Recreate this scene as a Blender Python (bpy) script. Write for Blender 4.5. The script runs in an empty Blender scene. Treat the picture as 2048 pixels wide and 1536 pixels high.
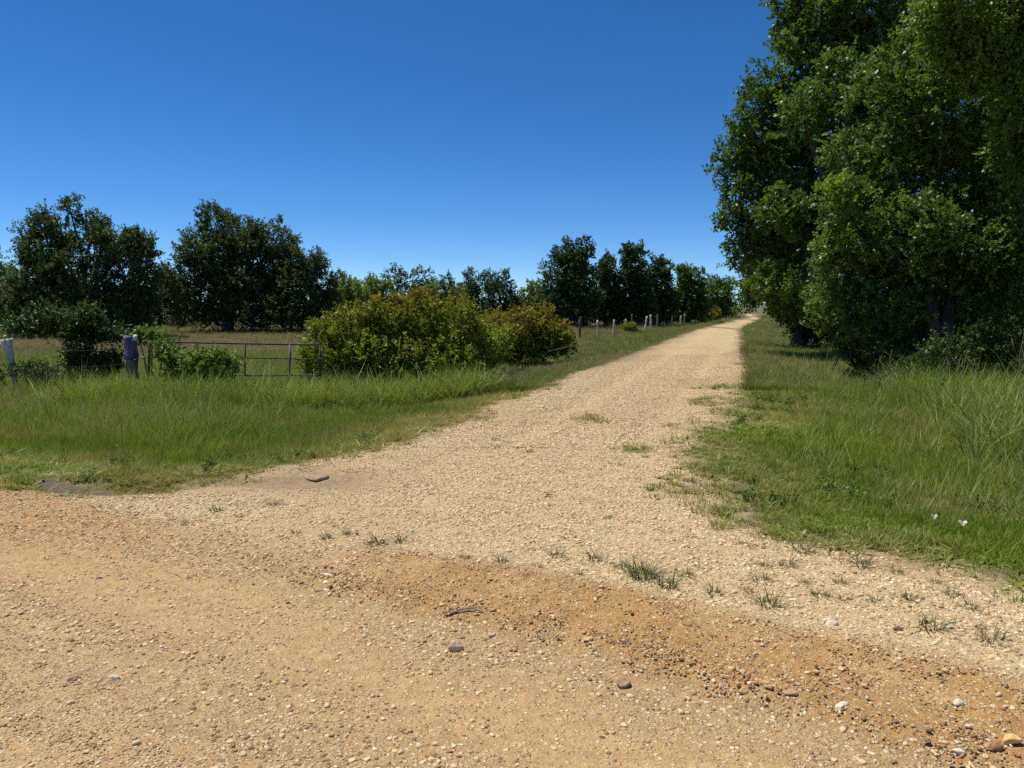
import bpy, math, random
import numpy as np
from mathutils import Vector, Matrix

# ------------------------------------------------------------------ camera, sky, sun, exposure
SC = bpy.context.scene
COL = SC.collection
F_PX, CAM_Z, PITCH = 1535.0, 1.65, math.radians(5.8)
cam_data = bpy.data.cameras.new("camera")
cam_data.sensor_width = 36.0
cam_data.lens = 36.0 * F_PX / 2048.0
cam_data.clip_start, cam_data.clip_end = 0.05, 6000.0
cam = bpy.data.objects.new("camera", cam_data)
cam.location = (0, 0, CAM_Z)
cam.rotation_euler = (math.pi / 2 - PITCH, 0, 0)
COL.objects.link(cam)
SC.camera = cam

SUN_DIR = Vector((-0.90, 0.43, 0.0)).normalized()      # horizontal direction towards the sun
SUN_EL = math.radians(66)
world = bpy.data.worlds.new("World")
SC.world = world
world.use_nodes = True
wn, wl = world.node_tree.nodes, world.node_tree.links
wn.clear()
sky = wn.new("ShaderNodeTexSky")
sky.sky_type = 'NISHITA'
sky.sun_disc = False
sky.sun_elevation = SUN_EL
sky.sun_rotation = math.atan2(SUN_DIR.x, SUN_DIR.y)
sky.air_density, sky.dust_density, sky.ozone_density = 0.55, 0.0, 7.0
sky.altitude = 0
gam = wn.new("ShaderNodeGamma")
gam.inputs[1].default_value = 1.0
hsv = wn.new("ShaderNodeHueSaturation")
hsv.inputs["Saturation"].default_value = 1.2
bg = wn.new("ShaderNodeBackground")
bg.inputs[1].default_value = 0.12
wo = wn.new("ShaderNodeOutputWorld")
wl.new(sky.outputs[0], hsv.inputs["Color"])
wl.new(hsv.outputs[0], gam.inputs[0])
wl.new(gam.outputs[0], bg.inputs[0])
wl.new(bg.outputs[0], wo.inputs[0])

sun_data = bpy.data.lights.new("sun", 'SUN')
sun_data.energy = 4.8
sun_data.angle = math.radians(0.5)
sun_data.color = (1.0, 0.95, 0.86)
sun = bpy.data.objects.new("sun", sun_data)
to_sun = Vector((SUN_DIR.x * math.cos(SUN_EL), SUN_DIR.y * math.cos(SUN_EL), math.sin(SUN_EL)))
sun.rotation_euler = to_sun.to_track_quat('Z', 'Y').to_euler()
sun.location = (-20, 10, 40)
COL.objects.link(sun)

SC.view_settings.view_transform = 'Standard'
SC.view_settings.look = 'None'
SC.view_settings.exposure = 0.12
SC.view_settings.gamma = 1.0
SC.view_settings.use_curve_mapping = False
SC.render.engine = 'CYCLES'
SC.cycles.max_bounces = 4
SC.cycles.diffuse_bounces = 2
SC.cycles.glossy_bounces = 2
SC.cycles.transmission_bounces = 2
SC.cycles.use_denoising = False
SC.cycles.use_adaptive_sampling = True
SC.cycles.adaptive_threshold = 0.02
SC.cycles.sample_clamp_indirect = 6.0

rng = np.random.default_rng(11)
random.seed(5)

# ------------------------------------------------------------------ helpers: noise, unprojection
def _hash(ix, iy, seed):
    h = (ix.astype(np.int64) * 374761393 + iy.astype(np.int64) * 668265263 + seed * 1442695041) & 0xFFFFFFFF
    h = ((h ^ (h >> 13)) * 1274126177) & 0xFFFFFFFF
    return ((h ^ (h >> 16)) & 0xFFFF) / 65535.0

def vnoise(x, y, seed=0):
    ix, iy = np.floor(x), np.floor(y)
    fx, fy = x - ix, y - iy
    fx, fy = fx * fx * (3 - 2 * fx), fy * fy * (3 - 2 * fy)
    a, b = _hash(ix, iy, seed), _hash(ix + 1, iy, seed)
    c, d = _hash(ix, iy + 1, seed), _hash(ix + 1, iy + 1, seed)
    return (a * (1 - fx) + b * fx) * (1 - fy) + (c * (1 - fx) + d * fx) * fy

def fbm(x, y, seed=0, octv=4):
    t, amp, tot = 0.0, 1.0, 0.0
    for k in range(octv):
        t = t + amp * vnoise(x * 2 ** k + 17.3 * k, y * 2 ** k - 9.1 * k, seed + k)
        tot += amp
        amp *= 0.5
    return t / tot - 0.5            # about -0.5 .. 0.5

def sstep(a, b, v):
    t = np.clip((v - a) / (b - a), 0, 1)
    return t * t * (3 - 2 * t)

# the bare (ungrassed) outline: the dirt road in front and the gravel lane leaving it
BARE = np.array([(-60, 27), (-25, 14), (-10, 8.8), (-4.55, 6.85), (-3.9, 6.72), (-3.1, 6.75), (-2.35, 7.2), (-1.8, 7.75), (-.96, 9.0),
                 (1.2, 16.7), (5.75, 30), (10.4, 45), (15.4, 60), (29.4, 98), (43.5, 140), (96.5, 300), (98.9, 300), (45.6, 140), (31.4, 98), (17.7, 60), (12.95, 45), (8.55, 30),
                 (6.15, 21.5), (3.7, 13.5), (2.7, 11), (1.8, 8.7), (1.45, 7.3), (1.5, 6.0), (1.9, 5.1), (2.45, 4.5), (3.25, 4.0), (4.8, 3.25),
                 (20, -4), (60, -25), (60, -60), (-60, -60)], float)

def bare_sd(x, y):
    """signed distance to the bare outline, negative inside"""
    x, y = np.asarray(x, float), np.asarray(y, float)
    best = np.full(x.shape, 1e9)
    inside = np.zeros(x.shape, bool)
    n = len(BARE)
    for i in range(n):
        ax, ay = BARE[i]
        bx, by = BARE[(i + 1) % n]
        ex, ey = bx - ax, by - ay
        t = np.clip(((x - ax) * ex + (y - ay) * ey) / (ex * ex + ey * ey), 0, 1)
        best = np.minimum(best, np.hypot(x - ax - t * ex, y - ay - t * ey))
        cond = (ay > y) != (by > y)
        with np.errstate(divide='ignore', invalid='ignore'):
            xi = ax + (y - ay) * ex / (ey if ey != 0 else 1e-9)
        inside ^= cond & (x < xi)
    return np.where(inside, -best, best)

def lane_x(y):
    return -0.96 + .31 * (y - 9) + 1.75           # lane centre line

def road_s(x, y):
    """distance across the dirt road, from its far edge towards the viewer"""
    return (x + 4.55) * -.535 + (y - 6.85) * -.845

def road_u(x, y):
    return (x + 4.55) * .845 + (y - 6.85) * -.535

def berm(x, y):
    s, u = road_s(x, y), road_u(x, y)
    s = s + .22 * fbm(u * .9, s * .3, 71)
    return sstep(-.85, -.35, s) * (1 - sstep(.14, .34, s)) * sstep(3.0, 5.0, u)

def height(x, y):
    x, y = np.asarray(x, float), np.asarray(y, float)
    sd = bare_sd(x, y)
    left = 1 - sstep(-1.5, 1.5, x - lane_x(np.maximum(y, 6.0)))
    drop = left * (.40 - .22 * sstep(24, 70, y)) + (1 - left) * .14
    z = -drop * sstep(.15, 3.2, sd) * (1 - sstep(150, 300, y) * .8)
    z = z + 1.15 * sstep(72, 190, y)
    near = 1 - sstep(10, 30, y)
    z = z + .05 * fbm(x * .35, y * .35, 3) + .028 * near * fbm(x * 1.7, y * 1.7, 5) + .008 * near * fbm(x * 7, y * 7, 7)
    b = berm(x, y)
    z = z + b * (.07 + .035 * fbm(x * 5, y * 5, 21) + .012 * fbm(x * 17, y * 17, 22))
    s = road_s(x, y)
    z = z + .04 * sstep(1.45, 2.0, s) * (y > -3)
    # crown of the lane and two shallow wheel hollows
    lw = np.abs(x - lane_x(y))
    z = z + np.where(y > 9, -.03 * np.exp(-((lw - .8) / .3) ** 2), 0)
    # the ditch bottom beside the culvert and the muddy hollow
    z = z - .12 * np.exp(-((x + 3.55) / .9) ** 2 - ((y - 7.05) / .32) ** 2)
    z = z - .09 * np.exp(-((x + 1.9) / .55) ** 2 - ((y - 7.25) / .28) ** 2)
    z = z + .03 * np.exp(-((x + 1.8) / .16) ** 2 - ((y - 7.32) / .1) ** 2)
    return z

def H(x, y):
    return float(height(np.array([x]), np.array([y]))[0])

def ray(px, py):
    u, v = (px - 1024) / F_PX, (768 - py) / F_PX
    return u, math.cos(PITCH) + v * math.sin(PITCH), -math.sin(PITCH) + v * math.cos(PITCH)

def at(px, py, d):
    """world point d metres ahead"""
    r = ray(px, py)
    k = d / r[1]
    return Vector((r[0] * k, d, CAM_Z + r[2] * k))

def on_ground(px, py):
    r = ray(px, py)
    z = 0.0
    for _ in range(12):
        k = (z - CAM_Z) / min(r[2], -1e-4)
        z = .5 * z + .5 * H(r[0] * k, r[1] * k)
    return Vector((r[0] * k, r[1] * k, H(r[0] * k, r[1] * k)))

# ------------------------------------------------------------------ helpers: objects and meshes
def tag(o, label=None, cat=None, group=None, kind=None):
    if label: o["label"] = label
    if cat: o["category"] = cat
    if group: o["group"] = group
    if kind: o["kind"] = kind
    return o

def empty(name, loc, label, cat, group=None):
    o = bpy.data.objects.new(name, None)
    o.empty_display_size = .2
    COL.objects.link(o)
    o.location = loc
    return tag(o, label, cat, group)

def raw_mesh(name, verts, faces_flat, sizes, mat=None, smooth=False):
    me = bpy.data.meshes.new(name)
    verts = np.asarray(verts, np.float32)
    faces_flat = np.asarray(faces_flat, np.int32)
    sizes = np.asarray(sizes, np.int32)
    me.vertices.add(len(verts))
    me.vertices.foreach_set("co", verts.ravel())
    me.loops.add(len(faces_flat))
    me.loops.foreach_set("vertex_index", faces_flat)
    me.polygons.add(len(sizes))
    starts = np.concatenate(([0], np.cumsum(sizes)[:-1])).astype(np.int32)
    me.polygons.foreach_set("loop_start", starts)
    me.update(calc_edges=True)
    me.validate()
    if smooth:
        me.polygons.foreach_set("use_smooth", np.ones(len(sizes), bool))
    if mat: me.materials.append(mat)
    return me

def obj(name, me, parent=None, loc=None):
    o = bpy.data.objects.new(name, me)
    COL.objects.link(o)
    if parent is not None: o.parent = parent
    if loc is not None: o.location = loc
    return o

class MB:
    """collects tubes and polygons for one mesh"""
    def __init__(self):
        self.v, self.f = [], []
    def tube(self, pts, radii, n=6, cap=True, wob=0.0):
        pts = [Vector(p) for p in pts]
        base = len(self.v)
        ref = None
        for i, p in enumerate(pts):
            t = (pts[min(i + 1, len(pts) - 1)] - pts[max(i - 1, 0)])
            t = t.normalized() if t.length > 1e-9 else Vector((0, 0, 1))
            if ref is None:
                ref = t.orthogonal().normalized()
            a = (ref - t * ref.dot(t))
            a = a.normalized() if a.length > 1e-6 else t.orthogonal().normalized()
            ref = a
            b = t.cross(a)
            for k in range(n):
                an = 2 * math.pi * k / n
                r = radii[i] * (1 + wob * (random.random() - .5))
                self.v.append(tuple(p + (a * math.cos(an) + b * math.sin(an)) * r))
        for i in range(len(pts) - 1):
            for k in range(n):
                a0, a1 = base + i * n + k, base + i * n + (k + 1) % n
                self.f.append((a0, a1, a1 + n, a0 + n))
        if cap:
            self.f.append(tuple(base + k for k in range(n))[::-1])
            self.f.append(tuple(base + (len(pts) - 1) * n + k for k in range(n)))
        return self
    def poly(self, pts):
        b = len(self.v)
        self.v += [tuple(p) for p in pts]
        self.f.append(tuple(range(b, b + len(pts))))
        return self
    def mesh(self, name, mat, smooth=True):
        flat = [i for f in self.f for i in f]
        return raw_mesh(name, np.array(self.v), flat, [len(f) for f in self.f], mat, smooth)

def attr(me, name, typ, dom, data):
    a = me.attributes.new(name, typ, dom)
    key = {'FLOAT': 'value', 'INT': 'value', 'FLOAT_VECTOR': 'vector', 'FLOAT_COLOR': 'color'}[typ]
    a.data.foreach_set(key, np.asarray(data, np.int32 if typ == 'INT' else np.float32).ravel())

# ------------------------------------------------------------------ materials
def new_mat(name):
    m = bpy.data.materials.new(name)
    m.use_nodes = True
    nt = m.node_tree
    nt.nodes.clear()
    return m, nt.nodes, nt.links

def N(ns, typ, **kw):
    n = ns.new(typ)
    for k, v in kw.items():
        setattr(n, k, v)
    return n

def mixc(ns, ls, fac, a, b, blend='MIX'):
    n = ns.new("ShaderNodeMix")
    n.data_type = 'RGBA'
    n.blend_type = blend
    for sock, val in ((n.inputs[0], fac), (n.inputs[6], a), (n.inputs[7], b)):
        if isinstance(val, bpy.types.NodeSocket): ls.new(val, sock)
        elif isinstance(val, (int, float)): sock.default_value = val
        else: sock.default_value = (*val, 1)
    return n.outputs[2]

def mathn(ns, ls, op, a, b=None, c=None, clamp=False):
    n = ns.new("ShaderNodeMath")
    n.operation = op
    n.use_clamp = clamp
    for s, v in zip(n.inputs, (a, b, c)):
        if v is None: continue
        if isinstance(v, bpy.types.NodeSocket): ls.new(v, s)
        else: s.default_value = v
    return n.outputs[0]

def maprange(ns, ls, v, a, b, c=0.0, d=1.0):
    n = ns.new("ShaderNodeMapRange")
    ls.new(v, n.inputs[0])
    for i, k in enumerate((a, b, c, d)):
        n.inputs[i + 1].default_value = k
    return n.outputs[0]

def ramp(ns, ls, fac, stops):
    n = ns.new("ShaderNodeValToRGB")
    e = n.color_ramp.elements
    while len(e) < len(stops): e.new(.5)
    for k, (p, c) in enumerate(stops):
        e[k].position = p
        e[k].color = (*c, 1)
    ls.new(fac, n.inputs[0])
    return n.outputs[0]

def leaf_mat(name, dark, light, tone, trans=.3, rough=.45, spec=.35):
    m, ns, ls = new_mat(name)
    t = N(ns, "ShaderNodeAttribute", attribute_name="tint")
    q = N(ns, "ShaderNodeAttribute", attribute_name="tone")
    c = mixc(ns, ls, t.outputs["Fac"], dark, light)
    c = mixc(ns, ls, q.outputs["Fac"], c, tone)
    p = N(ns, "ShaderNodeBsdfPrincipled")
    p.inputs["Roughness"].default_value = rough
    p.inputs["Specular IOR Level"].default_value = spec
    ls.new(c, p.inputs["Base Color"])
    tr = N(ns, "ShaderNodeBsdfTranslucent")
    c2 = mixc(ns, ls, 1.0, c, (1.3, 1.25, .45), 'MULTIPLY')
    ls.new(c2, tr.inputs[0])
    mx = N(ns, "ShaderNodeMixShader")
    mx.inputs[0].default_value = trans
    ls.new(p.outputs[0], mx.inputs[1])
    ls.new(tr.outputs[0], mx.inputs[2])
    o = N(ns, "ShaderNodeOutputMaterial")
    ls.new(mx.outputs[0], o.inputs[0])
    return m

def grass_mat(name, root, a, b, dry, trans=.3):
    """a, b: two greens; dry: straw; the tuft's own dryness and hue come with each tuft"""
    m, ns, ls = new_mat(name)
    hgt = N(ns, "ShaderNodeAttribute", attribute_name="along")
    bl = N(ns, "ShaderNodeAttribute", attribute_name="blade")
    ti = N(ns, "ShaderNodeAttribute", attribute_name="tint", attribute_type='INSTANCER')
    sep = N(ns, "ShaderNodeSeparateColor")
    ls.new(ti.outputs["Color"], sep.inputs[0])
    hue = mathn(ns, ls, 'MULTIPLY_ADD', bl.outputs["Fac"], .5, mathn(ns, ls, 'MULTIPLY', sep.outputs[0], .6))
    c = mixc(ns, ls, hue, a, b)
    isdry = mathn(ns, ls, 'ADD', sep.outputs[1], mathn(ns, ls, 'MULTIPLY', mathn(ns, ls, 'GREATER_THAN', bl.outputs["Fac"], .9), .55), clamp=True)
    c = mixc(ns, ls, isdry, c, dry)
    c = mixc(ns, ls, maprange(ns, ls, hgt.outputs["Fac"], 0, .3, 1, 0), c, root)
    p = N(ns, "ShaderNodeBsdfPrincipled")
    p.inputs["Roughness"].default_value = .5
    p.inputs["Specular IOR Level"].default_value = .18
    ls.new(c, p.inputs["Base Color"])
    tr = N(ns, "ShaderNodeBsdfTranslucent")
    ls.new(mixc(ns, ls, 1.0, c, (1.2, 1.2, .5), 'MULTIPLY'), tr.inputs[0])
    mx = N(ns, "ShaderNodeMixShader")
    mx.inputs[0].default_value = trans
    ls.new(p.outputs[0], mx.inputs[1])
    ls.new(tr.outputs[0], mx.inputs[2])
    o = N(ns, "ShaderNodeOutputMaterial")
    ls.new(mx.outputs[0], o.inputs[0])
    return m

def rough_mat(name, c1, c2, scale=12, rough=.85, bump=.4, stretch=(1, 1, 1), metal=0.0, c3=None):
    m, ns, ls = new_mat(name)
    tc = N(ns, "ShaderNodeTexCoord")
    mp = N(ns, "ShaderNodeMapping")
    mp.inputs["Scale"].default_value = stretch
    ls.new(tc.outputs["Object"], mp.inputs[0])
    nz = N(ns, "ShaderNodeTexNoise")
    nz.inputs["Scale"].default_value = scale
    nz.inputs["Detail"].default_value = 6
    ls.new(mp.outputs[0], nz.inputs["Vector"])
    c = ramp(ns, ls, nz.outputs[0], [(.35, c1), (.65, c2)] + ([(.8, c3)] if c3 else []))
    p = N(ns, "ShaderNodeBsdfPrincipled")
    p.inputs["Roughness"].default_value = rough
    p.inputs["Metallic"].default_value = metal
    ls.new(c, p.inputs["Base Color"])
    bp = N(ns, "ShaderNodeBump")
    bp.inputs["Strength"].default_value = bump
    bp.inputs["Distance"].default_value = .02
    ls.new(nz.outputs[0], bp.inputs["Height"])
    ls.new(bp.outputs[0], p.inputs["Normal"])
    o = N(ns, "ShaderNodeOutputMaterial")
    ls.new(p.outputs[0], o.inputs[0])
    return m

def ground_mat():
    m, ns, ls = new_mat("ground_surface")
    tc = N(ns, "ShaderNodeTexCoord")
    pos = tc.outputs["Object"]
    soil = N(ns, "ShaderNodeAttribute", attribute_name="soil").outputs["Color"]
    turf = N(ns, "ShaderNodeAttribute", attribute_name="turf").outputs["Color"]
    edge = N(ns, "ShaderNodeAttribute", attribute_name="edge").outputs["Fac"]
    peb = N(ns, "ShaderNodeAttribute", attribute_name="peb").outputs["Fac"]
    def noise(scale, detail=5, rough=.6):
        n = N(ns, "ShaderNodeTexNoise")
        n.inputs["Scale"].default_value = scale
        n.inputs["Detail"].default_value = detail
        n.inputs["Roughness"].default_value = rough
        ls.new(pos, n.inputs["Vector"])
        return n.outputs[0]
    def voro(scale):
        n = N(ns, "ShaderNodeTexVoronoi")
        n.inputs["Scale"].default_value = scale
        ls.new(pos, n.inputs["Vector"])
        return n
    n1, n2, n3 = noise(2.2), noise(14), noise(90, 3)
    v1, v2 = voro(48), voro(105)
    # stones pressed into the surface: their own colour each
    sepa = N(ns, "ShaderNodeSeparateColor")
    ls.new(v1.outputs["Color"], sepa.inputs[0])
    sepb = N(ns, "ShaderNodeSeparateColor")
    ls.new(v2.outputs["Color"], sepb.inputs[0])
    stops = [(0, (.46, .34, .19)), (.3, (.72, .57, .33)), (.55, (.58, .40, .18)), (.72, (.80, .69, .48)), (.84, (.42, .23, .10)), (.95, (.20, .14, .10))]
    s1 = ramp(ns, ls, sepa.outputs[0], stops)
    s2 = ramp(ns, ls, sepb.outputs[0], stops)
    k1 = mathn(ns, ls, 'MULTIPLY', mathn(ns, ls, 'LESS_THAN', sepa.outputs[1], mathn(ns, ls, 'MULTIPLY', peb, .62)), maprange(ns, ls, v1.outputs["Distance"], .38, .5, .75, 0))
    k2 = mathn(ns, ls, 'MULTIPLY', mathn(ns, ls, 'LESS_THAN', sepb.outputs[1], mathn(ns, ls, 'MULTIPLY_ADD', peb, .6, .12)), maprange(ns, ls, v2.outputs["Distance"], .4, .52, .6, 0))
    var = mathn(ns, ls, 'MULTIPLY_ADD', n2, .9, mathn(ns, ls, 'MULTIPLY_ADD', n3, 1.0, .02))
    c = mixc(ns, ls, 1.0, soil, var, 'MULTIPLY')
    c = mixc(ns, ls, k2, c, s2)
    c = mixc(ns, ls, k1, c, s1)
    # the turf's soil, litter and far grass
    tv = mathn(ns, ls, 'MULTIPLY_ADD', n1, .9, mathn(ns, ls, 'MULTIPLY_ADD', n2, .9, .1))
    t = mixc(ns, ls, 1.0, turf, tv, 'MULTIPLY')
    e = mathn(ns, ls, 'ADD', edge, mathn(ns, ls, 'MULTIPLY_ADD', n2, 1.0, -.5))
    e = mathn(ns, ls, 'ADD', e, mathn(ns, ls, 'MULTIPLY_ADD', n3, .6, -.3))
    f = maprange(ns, ls, e, .05, .55)
    c = mixc(ns, ls, f, c, t)
    p = N(ns, "ShaderNodeBsdfPrincipled")
    p.inputs["Roughness"].default_value = .95
    p.inputs["Specular IOR Level"].default_value = .15
    ls.new(c, p.inputs["Base Color"])
    hh = mathn(ns, ls, 'MULTIPLY_ADD', k1, .012, mathn(ns, ls, 'MULTIPLY_ADD', k2, .006, mathn(ns, ls, 'MULTIPLY', n3, .008)))
    hh = mathn(ns, ls, 'MULTIPLY_ADD', n2, .018, hh)
    b = N(ns, "ShaderNodeBump")
    b.inputs["Strength"].default_value = .9
    b.inputs["Distance"].default_value = 1.0
    ls.new(hh, b.inputs["Height"])
    ls.new(b.outputs[0], p.inputs["Normal"])
    o = N(ns, "ShaderNodeOutputMaterial")
    ls.new(p.outputs[0], o.inputs[0])
    return m

def pebble_mat():
    m, ns, ls = new_mat("gravel_stone")
    pc = N(ns, "ShaderNodeAttribute", attribute_name="stone").outputs["Color"]
    ti = N(ns, "ShaderNodeAttribute", attribute_name="tint", attribute_type='INSTANCER').outputs["Color"]
    tc = N(ns, "ShaderNodeTexCoord")
    nz = N(ns, "ShaderNodeTexNoise")
    nz.inputs["Scale"].default_value = 160
    ls.new(tc.outputs["Object"], nz.inputs["Vector"])
    c = mixc(ns, ls, .45, pc, ti)
    c = mixc(ns, ls, 1.0, c, maprange(ns, ls, nz.outputs[0], .3, .7, .75, 1.15), 'MULTIPLY')
    p = N(ns, "ShaderNodeBsdfPrincipled")
    p.inputs["Roughness"].default_value = .8
    p.inputs["Specular IOR Level"].default_value = .25
    ls.new(c, p.inputs["Base Color"])
    o = N(ns, "ShaderNodeOutputMaterial")
    ls.new(p.outputs[0], o.inputs[0])
    return m

M_GROUND = ground_mat()
M_PEBBLE = pebble_mat()
M_BARK = rough_mat("grey_bark", (.035, .028, .02), (.10, .085, .065), 7, .9, .8, (1, 1, .25))
M_TWIG = rough_mat("pale_twig", (.10, .08, .06), (.24, .20, .16), 20, .8, .3)
M_DEAD = rough_mat("dead_stalk", (.16, .11, .07), (.34, .26, .18), 18, .8, .3)
M_POST = rough_mat("weathered_wood", (.05, .036, .024), (.22, .165, .115), 11, .9, 1.0, (1, 1, .10), c3=(.36, .29, .22))
M_POST_PALE = rough_mat("bleached_wood", (.52, .43, .31), (.80, .71, .57), 10, .9, .8, (1, 1, .15))
M_PURPLE = rough_mat("flaking_purple_paint", (.055, .04, .10), (.17, .13, .28), 10, .75, .9, (1, 1, .2), c3=(.24, .20, .36))
M_WHITE = rough_mat("white_plastic", (.62, .60, .60), (.78, .76, .78), 8, .5, .1)
M_RUST = rough_mat("rusty_gate_pipe", (.035, .025, .02), (.11, .075, .055), 14, .8, .3, c3=(.17, .11, .08))
M_GATE_GREY = rough_mat("grey_mauve_gate_pipe", (.10, .08, .11), (.22, .18, .24), 14, .7, .2)
M_WIRE = rough_mat("rusty_wire", (.06, .045, .035), (.12, .09, .07), 20, .7, .1)
M_STEEL = rough_mat("galvanised_culvert", (.085, .058, .036), (.20, .15, .10), 9, .8, .4, metal=.0, c3=(.20, .11, .06))
M_PETAL = leaf_mat("pale_petal", (.75, .62, .74), (.85, .78, .84), (.8, .7, .8), .3, .6, .2)
L_OAK = leaf_mat("live_oak_leaf", (.046, .074, .022), (.125, .170, .055), (.07, .15, .03), .24, .58, .25)
L_ELM = leaf_mat("elm_leaf", (.055, .105, .018), (.145, .235, .042), (.22, .33, .05), .38, .45, .4)
L_MESQ = leaf_mat("mesquite_leaf", (.12, .18, .025), (.22, .29, .055), (.22, .28, .06), .35, .5, .3)
L_DARK = leaf_mat("evergreen_leaf", (.030, .062, .018), (.085, .138, .038), (.06, .12, .025), .22, .6, .22)
L_BRAMBLE = leaf_mat("bramble_leaf", (.12, .165, .014), (.27, .33, .032), (.22, .09, .016), .38, .5, .3)
L_VINE = leaf_mat("vine_leaf", (.08, .15, .018), (.17, .27, .035), (.22, .30, .05), .32, .5, .3)
L_SHRUB = leaf_mat("glossy_shrub_leaf", (.028, .058, .014), (.075, .13, .028), (.15, .23, .04), .28, .5, .32)
L_WEED = leaf_mat("verge_weed_leaf", (.075, .125, .018), (.16, .225, .035), (.24, .26, .07), .3, .55, .25)
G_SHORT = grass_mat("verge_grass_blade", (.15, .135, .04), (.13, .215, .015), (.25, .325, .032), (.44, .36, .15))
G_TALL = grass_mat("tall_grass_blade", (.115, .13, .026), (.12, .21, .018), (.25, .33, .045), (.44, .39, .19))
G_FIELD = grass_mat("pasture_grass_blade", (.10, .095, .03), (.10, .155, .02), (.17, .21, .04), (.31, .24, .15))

# ------------------------------------------------------------------ the ground
def axis(lo, c0, c1, hi, h0, g, cap, g2):
    a = list(np.arange(c0, c1 + 1e-6, h0))
    def grow(start, end, sgn):
        out, h, p = [], h0, start
        while (end - p) * sgn > 0:
            h = h * (g if h < cap else g2)
            p = p + sgn * h
            out.append(p)
        return out
    return np.array(grow(c0, lo, -1)[::-1] + a + grow(c1, hi, 1))

GX = axis(-900, -5.2, 4.6, 900, .046, 1.03, .5, 1.16)
GY = axis(-150, 2.2, 9.4, 2500, .046, 1.024, .8, 1.14)

def soil_fields(x, y):
    """colour of the bare soil, colour under the turf, pebbliness"""
    s, u = road_s(x, y), road_u(x, y)
    big = fbm(x * .8, y * .8, 31)
    fine = fbm(x * 4, y * 4, 35)
    pale = np.array([.57, .425, .22])
    sand = np.array([.47, .305, .14])
    orange = np.array([.40, .205, .062])
    tan = np.array([.42, .275, .125])
    mud = np.array([.32, .225, .125])
    c = np.ones(x.shape + (3,)) * pale
    peb = np.full(x.shape, .95)
    def blend(w, col, pb=None):
        nonlocal c, peb
        c = c * (1 - w[..., None]) + col * w[..., None]
        if pb is not None: peb = peb * (1 - w) + pb * w
    sw = s + .5 * big + .22 * fine
    road = sstep(-.35, .15, sw)
    blend(road, tan, .75)
    blend(road * sstep(.35, .7, sw + .25 * fine) * (1 - sstep(1.0, 1.75, sw)), sand, .42)
    blend(sstep(1.2, 1.75, sw) * (y > -2), tan * 1.05, 1.0)
    blend(np.clip(berm(x, y) * 1.25 * (.75 + .9 * fine), 0, .95), orange, .6)
    streak = fbm(u * .35, s * 3.2, 37) + .6 * fbm(u * .6, s * 9, 38)      # tyre-swept bands along the road
    blend(road * np.clip(streak * 2.2, 0, .8), sand * 1.12, .22)
    blend(road * np.clip(-streak * 1.6, 0, .6), tan * .88, .95)
    trk = np.where(y > 8, np.exp(-((np.abs(x - lane_x(y)) - .78) / .28) ** 2), 0)
    blend(trk * .45, pale * np.array([1.06, 1.02, .98]), .6)
    lo = sstep(-.25, .1, s) * (1 - sstep(.5, 1.1, s + .4 * big)) * (1 - sstep(1.6, 3.8, u))
    blend(lo * .65, orange * 1.08, .85)
    blend(sstep(.0, .25, big + .3 * fine) * .6 * (1 - road), tan * 1.12, .55)
    blend(sstep(.05, .3, fbm(x * .5, y * .5, 39) + .3 * fine) * .4 * (1 - road), mud * 1.5, .45)
    m1 = np.exp(-((x + 1.95) / .75) ** 2 - ((y - 7.2) / .42) ** 2 - .0)
    blend(np.clip(m1 * 1.5 + fine * .5, 0, .95) * (m1 > .05), mud, .15)
    m2 = np.exp(-((x - 2.6) / .5) ** 2 - ((y - 10.1) / .35) ** 2)
    blend(np.clip(m2 * .8, 0, .7), mud * 1.5, .3)
    lf = sstep(15, 28, y) * np.exp(-((x - (lane_x(y) - 1.85)) / .5) ** 2)
    blend(lf * .5, mud * .8, .4)
    # the turf: brown litter near the bare edge, green further in, dry strips in the pasture
    g1, g2 = np.array([.070, .095, .024]), np.array([.115, .135, .036])
    dry = np.array([.20, .155, .105])
    w = np.clip(.5 + 1.6 * fbm(x * .25, y * .25, 41), 0, 1)[..., None]
    t = g1 * (1 - w) + g2 * w
    left = x < lane_x(np.maximum(y, 6))
    d = np.clip(2.4 * fbm(x * .05, y * .22, 44) + .25, 0, 1) * (left & (y > 19)) * (1 - sstep(60, 140, y) * .6)
    t = t * (1 - d[..., None]) + dry * d[..., None]
    sd = bare_sd(x, y)
    lit = (1 - sstep(.4, 2.6, sd + 1.5 * fine + 1.2 * big)) * .8
    t = t * (1 - lit[..., None]) + np.array([.17, .135, .075]) * lit[..., None]
    return c, t, peb

def turf_edge(x, y):
    """positive where turf grows"""
    sd = bare_sd(x, y)
    e = sd + .75 * fbm(x * .9, y * .9, 51) + .45 * fbm(x * 3.2, y * 3.2, 52) + .7 * sstep(14, 25, y) * fbm(x * .22, y * .22, 53)
    lw = np.abs(x - lane_x(y))
    # grass between the ruts far along the lane
    cl = np.interp(y, [60, 98, 140, 300], [16.65, 30.4, 44.55, 97.7])
    lw = np.abs(x - cl)
    strip = sstep(60, 68, y) * (1 - sstep(.3, .55, lw + .2 * fbm(x * .2, y * .2, 54)))
    e = np.maximum(e, strip * .5 - .2)
    isl = 1 - ((x - 16.2) / .75) ** 2 - ((y - 58) / 6.0) ** 2
    e = np.maximum(e, np.clip(isl, -.2, .4))
    for (cx, cy, rx, ry, k) in WEEDS:
        b = 1 - ((x - cx) / rx) ** 2 - ((y - cy) / ry) ** 2
        e = np.maximum(e, np.clip(b, -1, .45) * .62 + .4 * fbm(x * 4, y * 4, 56) - .06)
    return e

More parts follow.
